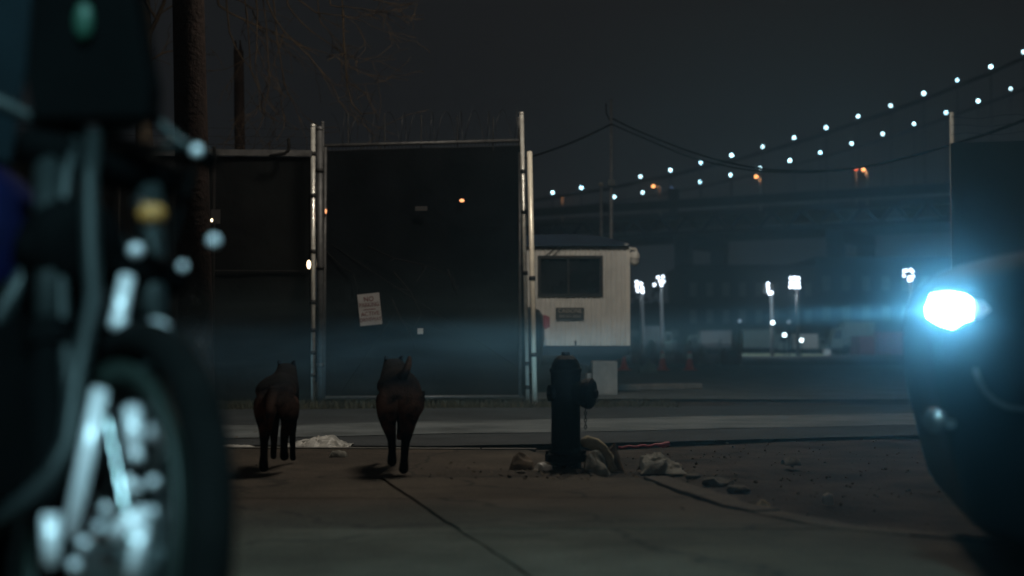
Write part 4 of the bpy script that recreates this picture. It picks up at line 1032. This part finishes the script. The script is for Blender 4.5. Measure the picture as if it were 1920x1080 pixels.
# left lever (seen at right in the picture) with its shiny ball end
lv = [px_local(282, 196, 2.28), px_local(292, 222, 2.27), px_local(318, 250, 2.26), px_local(345, 270, 2.25), px_local(364, 282, 2.25)]
lvo = obj('clutch_lever', MB().tube(lv, [0.010, 0.010, 0.009, 0.008, 0.007], 10), M['moto_tube'], moto, smooth=True)
obj('lever_end', MB().sphere(px_local(369, 283, 2.25), 0.0105, 14, 10), M['polished_glint'], lvo, smooth=True)
obj('lever_perch', MB().tube([px_local(190, 240, 2.25), px_local(235, 230, 2.27), px_local(284, 208, 2.28)], [0.016, 0.018, 0.014], 10), M['moto_tube'], moto, smooth=True)
# mirrors: black back of the housing
for (cx_, s_) in ((1, 1), (-1, -1)):
    if s_ > 0:
        q = [px_local(x, y, 2.2) for x, y in ((64, -90), (240, -80), (262, 60), (280, 160), (276, 222), (60, 226), (44, 150))]
        mo = obj('mirror', MB().prism(q, V((0.01, 0.05, 0))), M['moto_black'], moto, bevel=0.008)
        obj('mirror_stem', MB().tube([px_local(150, 250, 2.24), px_local(158, 160, 2.24), px_local(150, 60, 2.23), px_local(160, 20, 2.22)], 0.010, 10), M['moto_tube'], mo, smooth=True)
        obj('mirror_glass', MB().sphere(px_local(157, 40, 2.19), 0.02, 12, 8, (0.8, 0.5, 1.5)), M['mirror_green'], mo, smooth=True)
    else:
        obj('mirror', MB().sphere(Q(-0.5, -0.45, 1.18), 0.09, 16, 10, (1, 0.4, 0.7)), M['moto_black'], moto, smooth=True)
# windscreen / fairing panel, headlamp, tank, seat, engine, frame
q = [px_local(x, y, 2.35) for x, y in ((-160, -120), (92, -120), (62, 0), (52, 130), (30, 260), (4, 420), (-160, 520))]
obj('fairing', MB().prism(q, V((-0.03, 0.06, 0))), M['moto_slate'], moto, bevel=0.01)
obj('headlamp', MB().lathe([(0.05, -0.10), (0.07, -0.06), (0.075, 0.0), (0.07, 0.02), (0.03, 0.03)], 24, Q(-0.20, -0.05, 0.80), fw), M['moto_black'], moto, smooth=True)
obj('fuel_tank', MB().sphere(px_local(-50, 480, 2.35), 0.17, 20, 12, (0.75, 0.8, 0.95)), M['moto_blue_glow'], moto, smooth=True)
obj('seat', MB().tube([Q(-0.78, 0, 0.82), Q(-1.0, 0, 0.79), Q(-1.25, 0, 0.80), Q(-1.45, 0, 0.84)], [0.10, 0.13, 0.12, 0.07], 12), M['moto_black'], moto, smooth=True)
eng = MB(); eng.sphere(Q(-0.62, 0, 0.42), 0.2, 16, 10, (1, 1, 0.9))
for k in range(6): eng.lathe([(0.10, 0.0), (0.10, 0.012)], 18, Q(-0.55, 0, 0.55 + 0.028 * k), upm)
obj('engine', eng, M['moto_black'], moto, smooth=False)
obj('radiator', MB().prism([Q(-0.33, y, z) for y, z in ((-0.17, 0.40), (0.17, 0.40), (0.17, 0.74), (-0.17, 0.74))], Q(-0.05, 0, 0)), M['moto_black'], moto, bevel=0.01)
for s_ in (1, -1):
    dn = [Q(-0.30, s_ * 0.05, 0.84), Q(-0.36, s_ * 0.12, 0.62), Q(-0.42, s_ * 0.15, 0.36), Q(-0.55, s_ * 0.15, 0.22), Q(-0.95, s_ * 0.14, 0.22), Q(-1.05, s_ * 0.12, 0.5), Q(-0.9, s_ * 0.1, 0.78), Q(-0.5, s_ * 0.06, 0.86)]
    obj('frame_tube', MB().tube(dn, 0.016, 10), M['moto_tube'], moto, smooth=True)
    obj('exhaust', MB().tube([Q(-0.5, s_ * 0.1, 0.45), Q(-0.45, s_ * 0.17, 0.3), Q(-0.8, s_ * 0.2, 0.22), Q(-1.4, s_ * 0.2, 0.3)], [0.02, 0.02, 0.03, 0.042], 12), M['steel'], moto, smooth=True)
    obj('swing_arm', MB().tube([Q(-1.0, s_ * 0.1, 0.36), Q(-1.38, s_ * 0.1, RW)], 0.022, 10), M['moto_black'], moto, smooth=True)
    obj('shock_absorber', MB().tube([Q(-1.0, s_ * 0.13, 0.74), Q(-1.32, s_ * 0.13, 0.38)], 0.028, 12), M['steel'], moto, smooth=True)
mwheel(Q(-1.42, 0, RW), moto)
obj('side_stand', MB().tube([Q(-0.8, 0.12, 0.24), Q(-0.78, 0.2, 0.24) * 1.0 - V((0, 0, 0.2)) + lf0 * 0.12], 0.012, 8), M['moto_black'], moto, smooth=True)
# cable loom running down the front of the bike (the grey curved tubes)
for pth, r in (([(176, 250, 2.2), (168, 340, 2.15), (170, 460, 2.1), (176, 560, 2.05), (160, 640, 2.0), (140, 740, 1.95), (130, 830, 1.92), (100, 890, 1.9), (55, 935, 1.9), (-20, 990, 1.9)], 0.013),
               ([(150, 240, 2.25), (125, 330, 2.2), (112, 470, 2.15), (118, 600, 2.1), (128, 700, 2.05), (136, 800, 2.0)], 0.011)):
    obj('control_cable', MB().tube([px_local(x, y, d) for x, y, d in pth], r, 10), M['moto_tube'], moto, smooth=True)
# amber indicator, then added beads and bars shaped as metal glints
ind = obj('indicator', MB().sphere(px_local(284, 402, 2.15), 0.017, 14, 10, (1.3, 1, 1)), M['amber'], moto, smooth=True)
obj('indicator_stalk', MB().tube([Q(-0.28, 0.10, 0.80), px_local(258, 376, 2.2), px_local(276, 396, 2.16)], 0.008, 8), M['steel'], ind, smooth=True)
ind2 = obj('indicator', MB().sphere(Q(-0.40, -0.36, 0.84), 0.024, 14, 10), M['amber'], moto, smooth=True)
GLINT_BEADS = [(255, 470, 2.1, 0.011), (401, 452, 2.2, 0.010), (343, 500, 2.1, 0.007), (327, 675, 2.05, 0.004), (158, 1020, 1.86, 0.008), (140, 1060, 1.85, 0.008), (252, 915, 1.88, 0.008), (290, 810, 1.92, 0.012), (222, 606, 2.05, 0.013), (258, 700, 2.0, 0.007), (287, 905, 1.9, 0.008), (283, 960, 1.9, 0.007), (185, 990, 1.88, 0.007),
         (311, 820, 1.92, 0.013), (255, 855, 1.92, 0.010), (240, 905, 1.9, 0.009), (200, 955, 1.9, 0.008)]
for (x, y, d, r) in GLINT_BEADS: obj('glint_bead', MB().sphere(px_local(x, y, d), r, 12, 8), M['polished_glint'], moto, smooth=True)  # pale beads added as out-of-focus glints
obj('upper_glint', MB().tube([px_local(238, 520, 2.1), px_local(228, 570, 2.08), px_local(221, 606, 2.06)], 0.011, 10), M['polished_glint'], moto, smooth=True)  # pale bar shaped as a highlight streak
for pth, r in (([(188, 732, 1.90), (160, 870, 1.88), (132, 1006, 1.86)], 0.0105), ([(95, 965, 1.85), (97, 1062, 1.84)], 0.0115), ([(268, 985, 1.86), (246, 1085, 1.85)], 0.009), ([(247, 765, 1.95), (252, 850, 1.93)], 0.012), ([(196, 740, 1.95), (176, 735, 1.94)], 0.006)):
    obj('fork_glint', MB().tube([px_local(x, y, d) for x, y, d in pth], r, 12), M['polished_glint'], moto, smooth=True)  # pale bars shaped as highlight streaks along the fork
obj('caliper_glint', MB().tube([px_local(212, 1004, 1.86), px_local(274, 962, 1.87)], 0.0135, 12), M['polished_glint'], moto, smooth=True)  # slanted pale bar, the caliper's highlight given a shape
obj('horn', MB().lathe([(0.012, -0.02), (0.026, 0.0), (0.024, 0.012)], 18, px_local(292, 632, 2.05), V((0.2, -1, 0.3))), M['polished_glint'], moto, smooth=True)

# cool lamp on the near side of the street, behind the camera, lighting the pavement and the motorcycle
lb = V((-0.2, -2.6, 0))
sl = thing('street_lamp', 'cool white street lamp standing behind the viewer on the pavement', 'street lamp', lb)
obj('post', MB().tube([V((0, 0, 0)), V((0, 0, 4.6)), V((0.1, 0.4, 4.9)), V((0.15, 0.8, 4.95))], [0.07, 0.05, 0.04, 0.035], 14), M['galv_dull'], sl, smooth=True)
obj('lamp_head', MB().sphere((0.15, 0.95, 4.95), 0.26, 16, 8, (0.5, 1, 0.3)), M['galv_dull'], sl, smooth=True)
obj('lens', MB().sphere((0.15, 0.95, 4.90), 0.18, 14, 8, (0.5, 1, 0.3)), M['street_cool'], sl, smooth=True)
lamp('cool_light', 'SPOT', lb + V((0.15, 0.95, 4.8)), 1900, (0.42, 0.88, 1.0), 0.18, None, V((-0.3, 1.9, 0.0)), R(45), 0.3)

# ================================================================== BRIDGE
# vertical planes of the two cables; each lamp lies where the photo puts it on its own cable plane
Bu = V((0.843, -0.538, 0)); Bn = V((0.538, 0.843, 0)); B0 = V((6.4, 404, 0)); BW = 30.0
def on_plane(px, py, off):
    d = ray(px, py); q0 = B0 + Bn * off; t = (q0 - V((0, 0, CAMH))).dot(Bn) / d.dot(Bn); return V((0, 0, CAMH)) + d * t
br = thing('suspension_bridge', 'long suspension bridge with two strings of white lights on its cables', 'bridge', B0)
deck_px = [(700, 410), (1002, 392), (1440, 364), (1780, 343), (2100, 318)]
def deck_z(off=0.0): return on_plane(1440, 364, 0).z
ZD = deck_z()
t0_, t1_ = -180.0, 210.0
def bp(t, off, z): return Bu * t + Bn * off + V((0, 0, z))
mb = MB()
def bbeam(mb, t0, t1, o0, o1, z0_, z1_):
    mb.poly([bp(t0, o0, z0_), bp(t1, o0, z0_), bp(t1, o1, z0_), bp(t0, o1, z0_), bp(t0, o0, z1_), bp(t1, o0, z1_), bp(t1, o1, z1_), bp(t0, o1, z1_)],
            [(0, 3, 2, 1), (4, 5, 6, 7), (0, 1, 5, 4), (1, 2, 6, 5), (2, 3, 7, 6), (3, 0, 4, 7)])
bbeam(mb, t0_, t1_, 0.4, BW - 0.4, ZD - 5.2, ZD - 4.4); obj('deck', mb, M['bridge_deck'], br)
mb = MB(); bbeam(mb, t0_, t1_, -0.6, 0.3, ZD - 2.3, ZD); obj('parapet', mb, M['bridge_steel'], br)
mb = MB(); bbeam(mb, t0_, t1_, BW - 0.3, BW + 0.6, ZD - 2.3, ZD); obj('parapet', mb, M['bridge_steel'], br)
# stiffening truss below
mb = MB(); bbeam(mb, t0_, t1_, -0.8, 0.2, ZD - 9.6, ZD - 8.4); bbeam(mb, t0_, t1_, -0.7, 0.25, ZD - 5.0, ZD - 4.3); bbeam(mb, t0_, t1_, 0.5, BW - 0.5, ZD - 9.4, ZD - 8.6)
t = t0_
while t < t1_:
    for (za, zb_) in ((ZD - 9, ZD - 4.6),):
        mb.tube([bp(t, -0.3, za), bp(t + 4, -0.3, zb_)], 0.35, 4); mb.tube([bp(t + 4, -0.3, zb_), bp(t + 8, -0.3, za)], 0.35, 4)
    t += 8
obj('truss', mb, M['bridge_steel'], br)
for px in (1272, 1560, 900):
    p = on_plane(px, 600, 0) - B0; tt = p.dot(Bu)
    mb = MB()
    for o_ in (2.0, BW - 5.0): bbeam(mb, tt - 2.0, tt + 2.0, o_, o_ + 3.0, -0.5, ZD - 9.7)
    bbeam(mb, tt - 2.2, tt + 2.2, 2.0, BW - 2.0, ZD - 12.5, ZD - 9.75)
    obj('pier', mb, M['bridge_steel'], br)
up_px = [(1036, 361), (1090, 352), (1146, 343), (1201, 331), (1257, 319), (1314, 305), (1372, 291), (1430, 275), (1489, 258), (1549, 239), (1609, 218), (1670, 198), (1732, 175), (1795, 150), (1858, 125), (1919, 97)]
lo_px = [(1152, 369), (1205, 361), (1259, 351), (1313, 341), (1370, 328), (1425, 315), (1481, 301), (1538, 286), (1597, 269), (1655, 251), (1714, 232), (1774, 211), (1834, 189), (1895, 166)]
for lst, off, ends in ((up_px, 0.0, [(930, 374), (980, 369)]), (lo_px, BW, [(990, 386), (1045, 381), (1098, 376)])):
    L_ = [on_plane(x, y, off) - B0 for x, y in ends + lst]
    last = L_[-1] + (L_[-1] - L_[-2]) * 1.0; last2 = last + (L_[-1] - L_[-2]) + V((0, 0, 0.5))
    pts = [q - V((0, 0, 1.5)) for q in L_ + [last, last2]]
    obj('main_cable', MB().tube(pts, 0.42 if off == 0 else 0.3, 8), M['bridge_steel'], br, smooth=True)
    sus = MB()
    for q in pts:
        c = V((q.x, q.y, ZD - 0.3)); sus.tube([q, c], 0.13 if off == 0 else 0.10, 4)
    obj('suspender_ropes', sus, M['bridge_steel'], br)
    for i, (x, y) in enumerate(lst):
        q = on_plane(x, y, off) - B0; dim = (x in (1146, 1259))
        o = obj('cable_lamp', MB().sphere(V((0, 0, 0)), (0.30 if off == 0 else 0.31) * (1 + 0.12 * math.sin(i * 2.3)) if not dim else 0.30, 10, 8), M['cable_lamp_dim'] if dim else M[('cable_lamp', 'cable_lamp_soft', 'cable_lamp', 'cable_lamp_cold')[(i * 7 + int(off)) % 4]], br, smooth=True); o.location = q
# roadway lamps on the deck (sodium)
for k, (lx, ly, px_, pyb, off, lab, mm) in enumerate([(1064, 367, 1054, 398, 8, 'orange road lamp at the left end of the bridge deck', 'sodium'), (1225, 349, 1238, 385, 3, 'brightest orange road lamp on the bridge deck', 'sodium'),
        (1418, 331, 1426, 368, 3, 'orange road lamp in the middle of the bridge deck', 'sodium'), (1619, 318, 1626, 352, 6, 'right orange road lamp beside the red beacon on the bridge', 'sodium')]):
    hp = on_plane(lx, ly, off); pp = on_plane(px_, pyb, off); pp.z = ZD - 4.4
    t = thing('road_lamp', lab, 'street lamp', pp, group='orange road lamps on the bridge deck')
    h = hp - pp
    obj('post', MB().tube([V((0, 0, 0)), V((0, 0, h.z - 0.4)), h * 1.0 + V((0, 0, 0.3))], [0.28, 0.22, 0.14], 8), M['pole_grey'], t, smooth=True)
    obj('lamp_head', MB().sphere(h, 0.38, 10, 8, (1, 1, 0.8)), M[mm], t, smooth=True)
    lamp('road_light', 'POINT', hp + V((0, -0.3, -1.0)), 700, (1.0, 0.42, 0.16), 0.5)
hp = on_plane(1605, 317, 6)
t = thing('beacon', 'small red beacon beside the right orange lamp on the bridge', 'lamp', V((hp.x, hp.y, ZD - 4.4)))
obj('mast', MB().tube([V((0, 0, 0)), V((0, 0, hp.z - ZD + 4.4 - 0.3))], 0.12, 6), M['pole_grey'], t)
obj('lamp_head', MB().sphere(V((0, 0, hp.z - ZD + 4.4)), 0.42, 10, 8, (1.3, 1, 0.6)), M['red_beacon'], t, smooth=True)
hp = on_plane(1263, 352, 4); 
t = thing('sign_gantry', 'dark sign gantry box on the bridge deck right of the brightest orange lamp', 'gantry', V((hp.x, hp.y, ZD - 4.4)))
obj('post', MB().bbox((-1.1, -0.3, 0), (1.1, 0.3, 5.0)), M['bridge_steel'], t); obj('board', MB().bbox((-1.5, -0.5, 5.0), (1.5, 0.5, 8.0)), M['bridge_steel'], t)

# ================================================================== FAR YARD
# flood lamps on masts
floods = [(1199, 537, 140, [(-5, -8), (-5, 0), (-3, 8), (3, -5), (5, 3), (6, 10)], 'leftmost floodlight mast next to the cabin'),
          (1236, 527, 150, [(-9, 7), (-2, -7), (2, 0), (7, -8), (8, 1), (4, 7)], 'floodlight mast second from the cabin'),
          (1442, 541, 140, [(-2, -9), (-2, -2), (-1, 5), (1, 9), (5, 8)], 'narrow floodlight mast left of the brightest one'),
          (1490, 530, 130, [(-7, -8), (0, -9), (7, -8), (-7, 0), (0, 0), (7, 0), (-8, 8), (0, 8), (8, 8)], 'brightest square floodlight mast in the middle of the yard'),
          (1703, 515, 150, [(-8, -7), (-8, 2), (-3, -8), (5, -9), (8, -6), (9, 3), (2, 5), (6, 9), (1, 10)], 'floodlight mast close to the car headlight')]
for (cx_, cy_, d, offs, lab) in floods:
    c = P(cx_, cy_, d); base = V((c.x + 0.25, d, 0))
    t = thing('floodlight_mast', lab, 'floodlight', base, group='floodlight masts in the yard')
    obj('mast', MB().tube([V((0, 0, 0)), V((0, 0, c.z - 0.1))], [0.20, 0.14], 8), M['pole_grey'], t, smooth=True)
    obj('bracket', MB().box(c - base + V((0, 0.35, 0)), (1.0, 0.1, 1.0)), M['dark_frame'], t)
    for (ox, oy) in offs:
        q = P(cx_ + ox, cy_ + oy, d - 0.2) - base
        obj('lamp_head', MB().sphere(q, 0.13, 10, 6, (1, 0.6, 1.1)), M['flood'], t, smooth=True)
    lamp('flood_light', 'POINT', c + V((0, 1.2, -0.2)), 1000 if d != 130 else 3200, (0.72, 0.90, 1.0), 0.5)
for (x, y, dim, lab) in ((1449, 605, 0, 'upper left white ball lamp under the floodlights'), (1471, 628, 0, 'middle white ball lamp of the lower three'), (1503, 638, 0, 'lowest right white ball lamp above the pale rail'),
                         (1387, 602, 1, 'dim lamp far left of the white ball lamps'), (1479, 604, 1, 'dim lamp level with the upper left ball lamp')):
    c = P(x, y, 120); t = thing('ball_lamp', lab, 'lamp', V((c.x, 120, 0)), group='ball lamps low in the yard')
    obj('post', MB().tube([V((0, 0, 0)), V((0, 0, c.z - 0.1))], 0.05, 6), M['far_dark'], t)
    obj('globe', MB().sphere(V((0, 0, c.z)), 0.15, 10, 8), M['ball_dim'] if dim else M['ball_lamp'], t, smooth=True)
# pale lit rail
a, b = P(1388, 667, 158), P(1553, 667, 158); a.z = b.z = 0
t = thing('crash_barrier', 'low pale barrier with green light in its colour under the floodlights with white end box', 'barrier', a)
L_ = (b - a).length
obj('rail', MB().bbox((0, 0, P(1400, 670.5, 158).z), (L_, 0.3, P(1400, 663.5, 158).z)), M['rail_green_lit'], t)
obj('base', MB().bbox((0.2, 0.05, -0.05), (L_ - 0.2, 0.28, P(1400, 671, 158).z)), M['far_dark'], t)
obj('end_box', MB().bbox((L_ - 0.5, -0.3, -0.02), (L_ + 0.2, 0.4, P(1545, 655, 158).z)), M['white_paint'], t)
# red containers / trucks at right
for k, (x0, x1, y0, d, lab) in enumerate([(1612, 1640, 630, 156, 'narrow dull red container left of the wider one'), (1645, 1700, 622, 158, 'wide dull red container left of the bright headlight')]):
    a, b = P(x0, 655, d), P(x1, y0, d); base = V(((a.x + b.x) / 2, d, 0))
    t = thing('red_container', lab, 'container', base, group='red containers in the yard')
    hw = (b.x - a.x) / 2; mb = MB().bbox((-hw, 0, 0.05), (hw, 5, b.z)); obj('box', mb, M['red_box'], t)
    mb = MB()
    for i in range(int(hw * 2 / 0.2)): mb.bbox((-hw + 0.05 + i * 0.2, -0.04, 0.1), (-hw + 0.13 + i * 0.2, -0.002, b.z - 0.08))
    obj('ribs', mb, M['red_box'], t)
# traffic cones / delineators
for k, (x, y0, y1, lab) in enumerate([(1170, 669, 692, 'red traffic cone right beside the cabin end'), (1242, 658, 693, 'tall red delineator cone with white top, middle of three'), (1293, 659, 691, 'red delineator cone furthest right of three')]):
    d = 45.0; base = V((P(x, 655, d).x, d, -0.02)); h = P(x, y0, d).z + 0.02
    t = thing('traffic_cone', lab, 'traffic cone', base, group='red traffic cones in the yard')
    obj('body', MB().lathe([(0.16, 0.03), (0.12, h * 0.25), (0.07, h * 0.62), (0.05, h * 0.98), (0.0, h)], 16), M['cone_orange'], t, smooth=True)
    obj('base', MB().box((0, 0, 0.015), (0.42, 0.42, 0.03)), M['cone_orange'], t)
    if k: obj('reflective_band', MB().lathe([(0.079, h * 0.62), (0.064, h * 0.9), (0.06, h * 0.9), (0.075, h * 0.62)], 16), M['white_paint'], t)
def truck(px0, px1, ytop, d, label, body, flip=1):
    a, b = P(px0, 655, d), P(px1, ytop, d); L = b.x - a.x; h = b.z; base = V(((a.x + b.x) / 2, d, 0))
    t = thing('parked_truck', label, 'truck', base, group='trucks parked in the yard')
    hx = L / 2
    obj('cargo_box', MB().bbox((-hx * flip, 0, h * 0.28), (hx * 0.42 * flip, 2.3, h)), M[body], t, bevel=0.03)
    cabp = [V((hx * 0.47 * flip, 0.05, h * 0.2)), V((hx * flip, 0.05, h * 0.2)), V((hx * flip, 0.05, h * 0.48)), V((hx * 0.86 * flip, 0.05, h * 0.80)), V((hx * 0.47 * flip, 0.05, h * 0.82))]
    cb_ = obj('cab', MB().prism(cabp, (0, 2.1, 0)), M['tarp'], t, bevel=0.03)
    obj('cab_window', MB().prism([V((hx * 0.56 * flip, 0.0, h * 0.5)), V((hx * 0.92 * flip, 0.0, h * 0.5)), V((hx * 0.82 * flip, 0.0, h * 0.74)), V((hx * 0.56 * flip, 0.0, h * 0.75))], (0, 0.03, 0)), M['glass_dark'], cb_)
    obj('frame', MB().bbox((-hx, 0.3, h * 0.17), (hx * 0.95, 2.0, h * 0.24)), M['far_dark'], t)
    for x in (-hx * 0.7, -hx * 0.4, hx * 0.7):
        obj('wheel', MB().lathe([(h * 0.09, -0.14), (h * 0.155, -0.12), (h * 0.155, 0.12), (h * 0.09, 0.14)], 18, (x, 0.2, h * 0.155), (0, 1, 0)), M['tyre'], t)
truck(1395, 1480, 618, 166, 'pale box truck behind the green rail, left of the yard', 'tarp')
truck(1560, 1640, 604, 160, 'teal box truck left of the dull red containers', 'tarp', -1)
truck(1205, 1262, 612, 152, 'dark small truck right beside the cabin end', 'far_window', 1)
truck(1490, 1552, 626, 170, 'low pale truck behind the right end of the green rail', 'white_paint')
truck(1290, 1372, 620, 165, 'grey truck standing left of the green rail behind the netting', 'pole_grey', -1)
# heaps of building material and a strip of orange safety netting on posts
for k, (x0, x1, y0, d, lab, mm) in enumerate([(1195, 1250, 640, 60, 'grey heap of rubble right behind the cones, nearest the cabin', 'rubble'), (1262, 1335, 632, 66, 'wide grey rubble heap in the middle of the yard', 'barrier'), (1335, 1392, 645, 72, 'low dark rubble heap left of the green rail', 'rubble')]):
    pts_ = []
    for i in range(9):
        q = i / 8; pts_.append((x0 + (x1 - x0) * q, 690 - (690 - y0) * (math.sin(math.pi * q) ** 0.8) * (0.8 + 0.2 * math.sin(i * 2.1 + k))))
    crumple('rubble_heap', pts_, d, mm, lab, 'rubble heap', 0.25, 31 + k, 'rubble heaps in the yard', None, z=-0.05, depth=2.5, n=40)
na, nb = P(1185, 655, 54), P(1390, 655, 54); na.z = nb.z = 0
nf = thing('safety_netting', 'low faded orange safety netting strung behind the traffic cones', 'netting', na)
zt3 = 0.85; Ln = (nb - na).length
mb = MB()
for r_ in range(7): mb.tube([V((Ln * i / 30, 0, 0.12 + r_ * 0.12 + 0.03 * math.sin(i * 1.1 + r_ * 0.2))) for i in range(31)], 0.016, 4, False)
for i in range(70): mb.tube([V((Ln * i / 69, 0, 0.12)), V((Ln * i / 69, 0, 0.84))], 0.012, 4, False)
obj('net', mb, M['red_box'], nf)
for i in range(6): obj('stake', MB().tube([V((Ln * i / 5, 0.03, -0.05)), V((Ln * i / 5, 0.03, 1.0))], 0.03, 6), M['pole_grey'], nf)
# pale tarpaulin heap and a long low mound
crumple('tarpaulin', [(1196, 694), (1206, 682), (1218, 676), (1228, 680), (1232, 692)], 40, 'tarp', 'pale tarpaulin heap on the yard ground between the red cones', 'tarpaulin', 0.12, 21, None, z=-0.02, depth=0.8)
# far buildings along the other bank, trees
def far_building(x0, x1, ytop, d, label, nwin=6, rows_=2):
    a, b = P(x0, 655, d), P(x1, ytop, d); base = V(((a.x + b.x) / 2, d, 0)); hw = (b.x - a.x) / 2
    t = thing('warehouse', label, 'building', base, group='dark buildings beyond the yard')
    obj('wall', MB().bbox((-hw, 0, -0.1), (hw, 25, b.z)), M['far_dark'], t)
    obj('roof', MB().bbox((-hw - 0.4, -0.4, b.z + 0.01), (hw + 0.4, 25.4, b.z + 0.6)), M['bridge_steel'], t)
    for r_ in range(rows_):
        for i in range(nwin):
            xx = -hw + (i + 0.5) * 2 * hw / nwin; zz = b.z * (0.35 + 0.32 * r_)
            obj('window', MB().bbox((xx - hw / nwin * 0.4, -0.15, zz), (xx + hw / nwin * 0.4, -0.02, zz + b.z * 0.16)), M['far_window'], t)
far_building(1285, 1530, 503, 240, 'long dark warehouse left of centre beyond the floodlights', 8)
far_building(1532, 1790, 488, 255, 'taller dark warehouse at the right beyond the floodlights', 7)
far_building(1020, 1284, 575, 230, 'low dark shed behind the white cabin and masts', 7, 1)
tl = MB(); rg = random.Random(5)
for i in range(330):
    x = rg.uniform(-160, 200); d = rg.uniform(300, 330); r = rg.uniform(2.0, 5.0)
    zc = rg.uniform(2, 9 + 3 * noise.noise((x * 0.03, 1, 1)))
    for k in range(14):
        q = V((x, d, zc)) + V((rg.gauss(0, r), rg.gauss(0, r), rg.gauss(0, r * 0.8))); s_ = rg.uniform(0.5, 1.2)
        e1 = V((rg.gauss(0, 1), rg.gauss(0, 1), rg.gauss(0, 1))).normalized() * s_; e2 = V((rg.gauss(0, 1), rg.gauss(0, 1), rg.gauss(0, 1))).normalized() * s_
        tl.poly([q - e1, q + e2, q + e1, q - e2], [(0, 1, 2, 3)])
tag(obj('far_trees', tl, M['far_dark']), 'dark far line of trees beyond the yard under the bridge', 'trees', kind='stuff')

# ================================================================== HAZE
def volume_box(name, a, b, dens, col, g=0.0, label=None):
    o = obj(name, MB().bbox(a, b), M['dirt']); o.data.materials.clear()
    m = bpy.data.materials.new(name); m.use_nodes = True; n = m.node_tree.nodes; n.clear()
    out = n.new('ShaderNodeOutputMaterial'); v = n.new('ShaderNodeVolumePrincipled')
    v.inputs['Density'].default_value = dens; v.inputs['Color'].default_value = (*col, 1); v.inputs['Anisotropy'].default_value = g
    m.node_tree.links.new(v.outputs[0], out.inputs['Volume'])
    m.cycles.homogeneous_volume = True
    o.data.materials.append(m)
    return tag(o, label, 'haze', kind='stuff')
volume_box('haze', (-700, -320, -1.3), (700, 650, 110), 0.00055, (0.80, 0.90, 1.0), 0.3, 'thin night haze filling the street and yard')

def mist_bank(name, c, rad, dens, col, g, label, wisps=None):
    """soft-edged ellipsoid of mist, denser in the middle, optionally torn into drifting wisps"""
    o = obj(name, MB().sphere((0, 0, 0), 1.0, 32, 20, rad), M['dirt']); o.location = c; o.data.materials.clear()
    m = bpy.data.materials.new(name); m.use_nodes = True; n = m.node_tree.nodes; l = m.node_tree.links; n.clear()
    out = n.new('ShaderNodeOutputMaterial'); v = n.new('ShaderNodeVolumePrincipled'); l.new(v.outputs[0], out.inputs['Volume'])
    v.inputs['Color'].default_value = (*col, 1); v.inputs['Anisotropy'].default_value = g
    tc_ = n.new('ShaderNodeTexCoord'); mp = n.new('ShaderNodeMapping'); mp.inputs['Scale'].default_value = [1 / r for r in rad]; l.new(tc_.outputs['Object'], mp.inputs[0])
    ln = n.new('ShaderNodeVectorMath'); ln.operation = 'LENGTH'; l.new(mp.outputs[0], ln.inputs[0])
    mr_ = n.new('ShaderNodeMapRange'); mr_.interpolation_type = 'SMOOTHERSTEP'; l.new(ln.outputs['Value'], mr_.inputs['Value'])
    mr_.inputs['From Min'].default_value = 1.0; mr_.inputs['From Max'].default_value = 0.0; mr_.inputs['To Max'].default_value = dens
    val = mr_.outputs[0]
    if wisps:
        mw_ = n.new('ShaderNodeMapping'); mw_.inputs['Scale'].default_value = wisps; mw_.inputs['Rotation'].default_value = (0, R(14), 0); l.new(tc_.outputs['Object'], mw_.inputs[0])
        nz = n.new('ShaderNodeTexNoise'); nz.inputs['Scale'].default_value = 1.0; nz.inputs['Detail'].default_value = 3; nz.inputs['Distortion'].default_value = 0.6; l.new(mw_.outputs[0], nz.inputs['Vector'])
        m2 = n.new('ShaderNodeMapRange'); m2.inputs['From Min'].default_value = 0.46; m2.inputs['From Max'].default_value = 0.74; m2.inputs['To Min'].default_value = 0.25; m2.inputs['To Max'].default_value = 2.6; l.new(nz.outputs['Fac'], m2.inputs['Value'])
        mm = n.new('ShaderNodeMath'); mm.operation = 'MULTIPLY'; l.new(val, mm.inputs[0]); l.new(m2.outputs[0], mm.inputs[1]); val = mm.outputs[0]
    l.new(val, v.inputs['Density'])
    o.data.materials.append(m); return tag(o, label, 'mist', kind='stuff')
mist_bank('mist', (-0.1, 11.2, 0.5), (5.6, 5.8, 1.05), 0.019, (0.55, 0.88, 1.0), 0.25, 'low mist added in wisps for the streaks of headlight', (0.55, 0.8, 3.4))  # mist added to carry the streaks, partly smears on the lens
mist_bank('mist', tuple(P(1800, 560, 3.62)), (1.9, 0.55, 1.25), 0.46, (0.36, 0.78, 1.0), 0.80, 'thicker mist added for the glare around the car headlight')  # blue-tinted mist added to imitate glare around the headlight
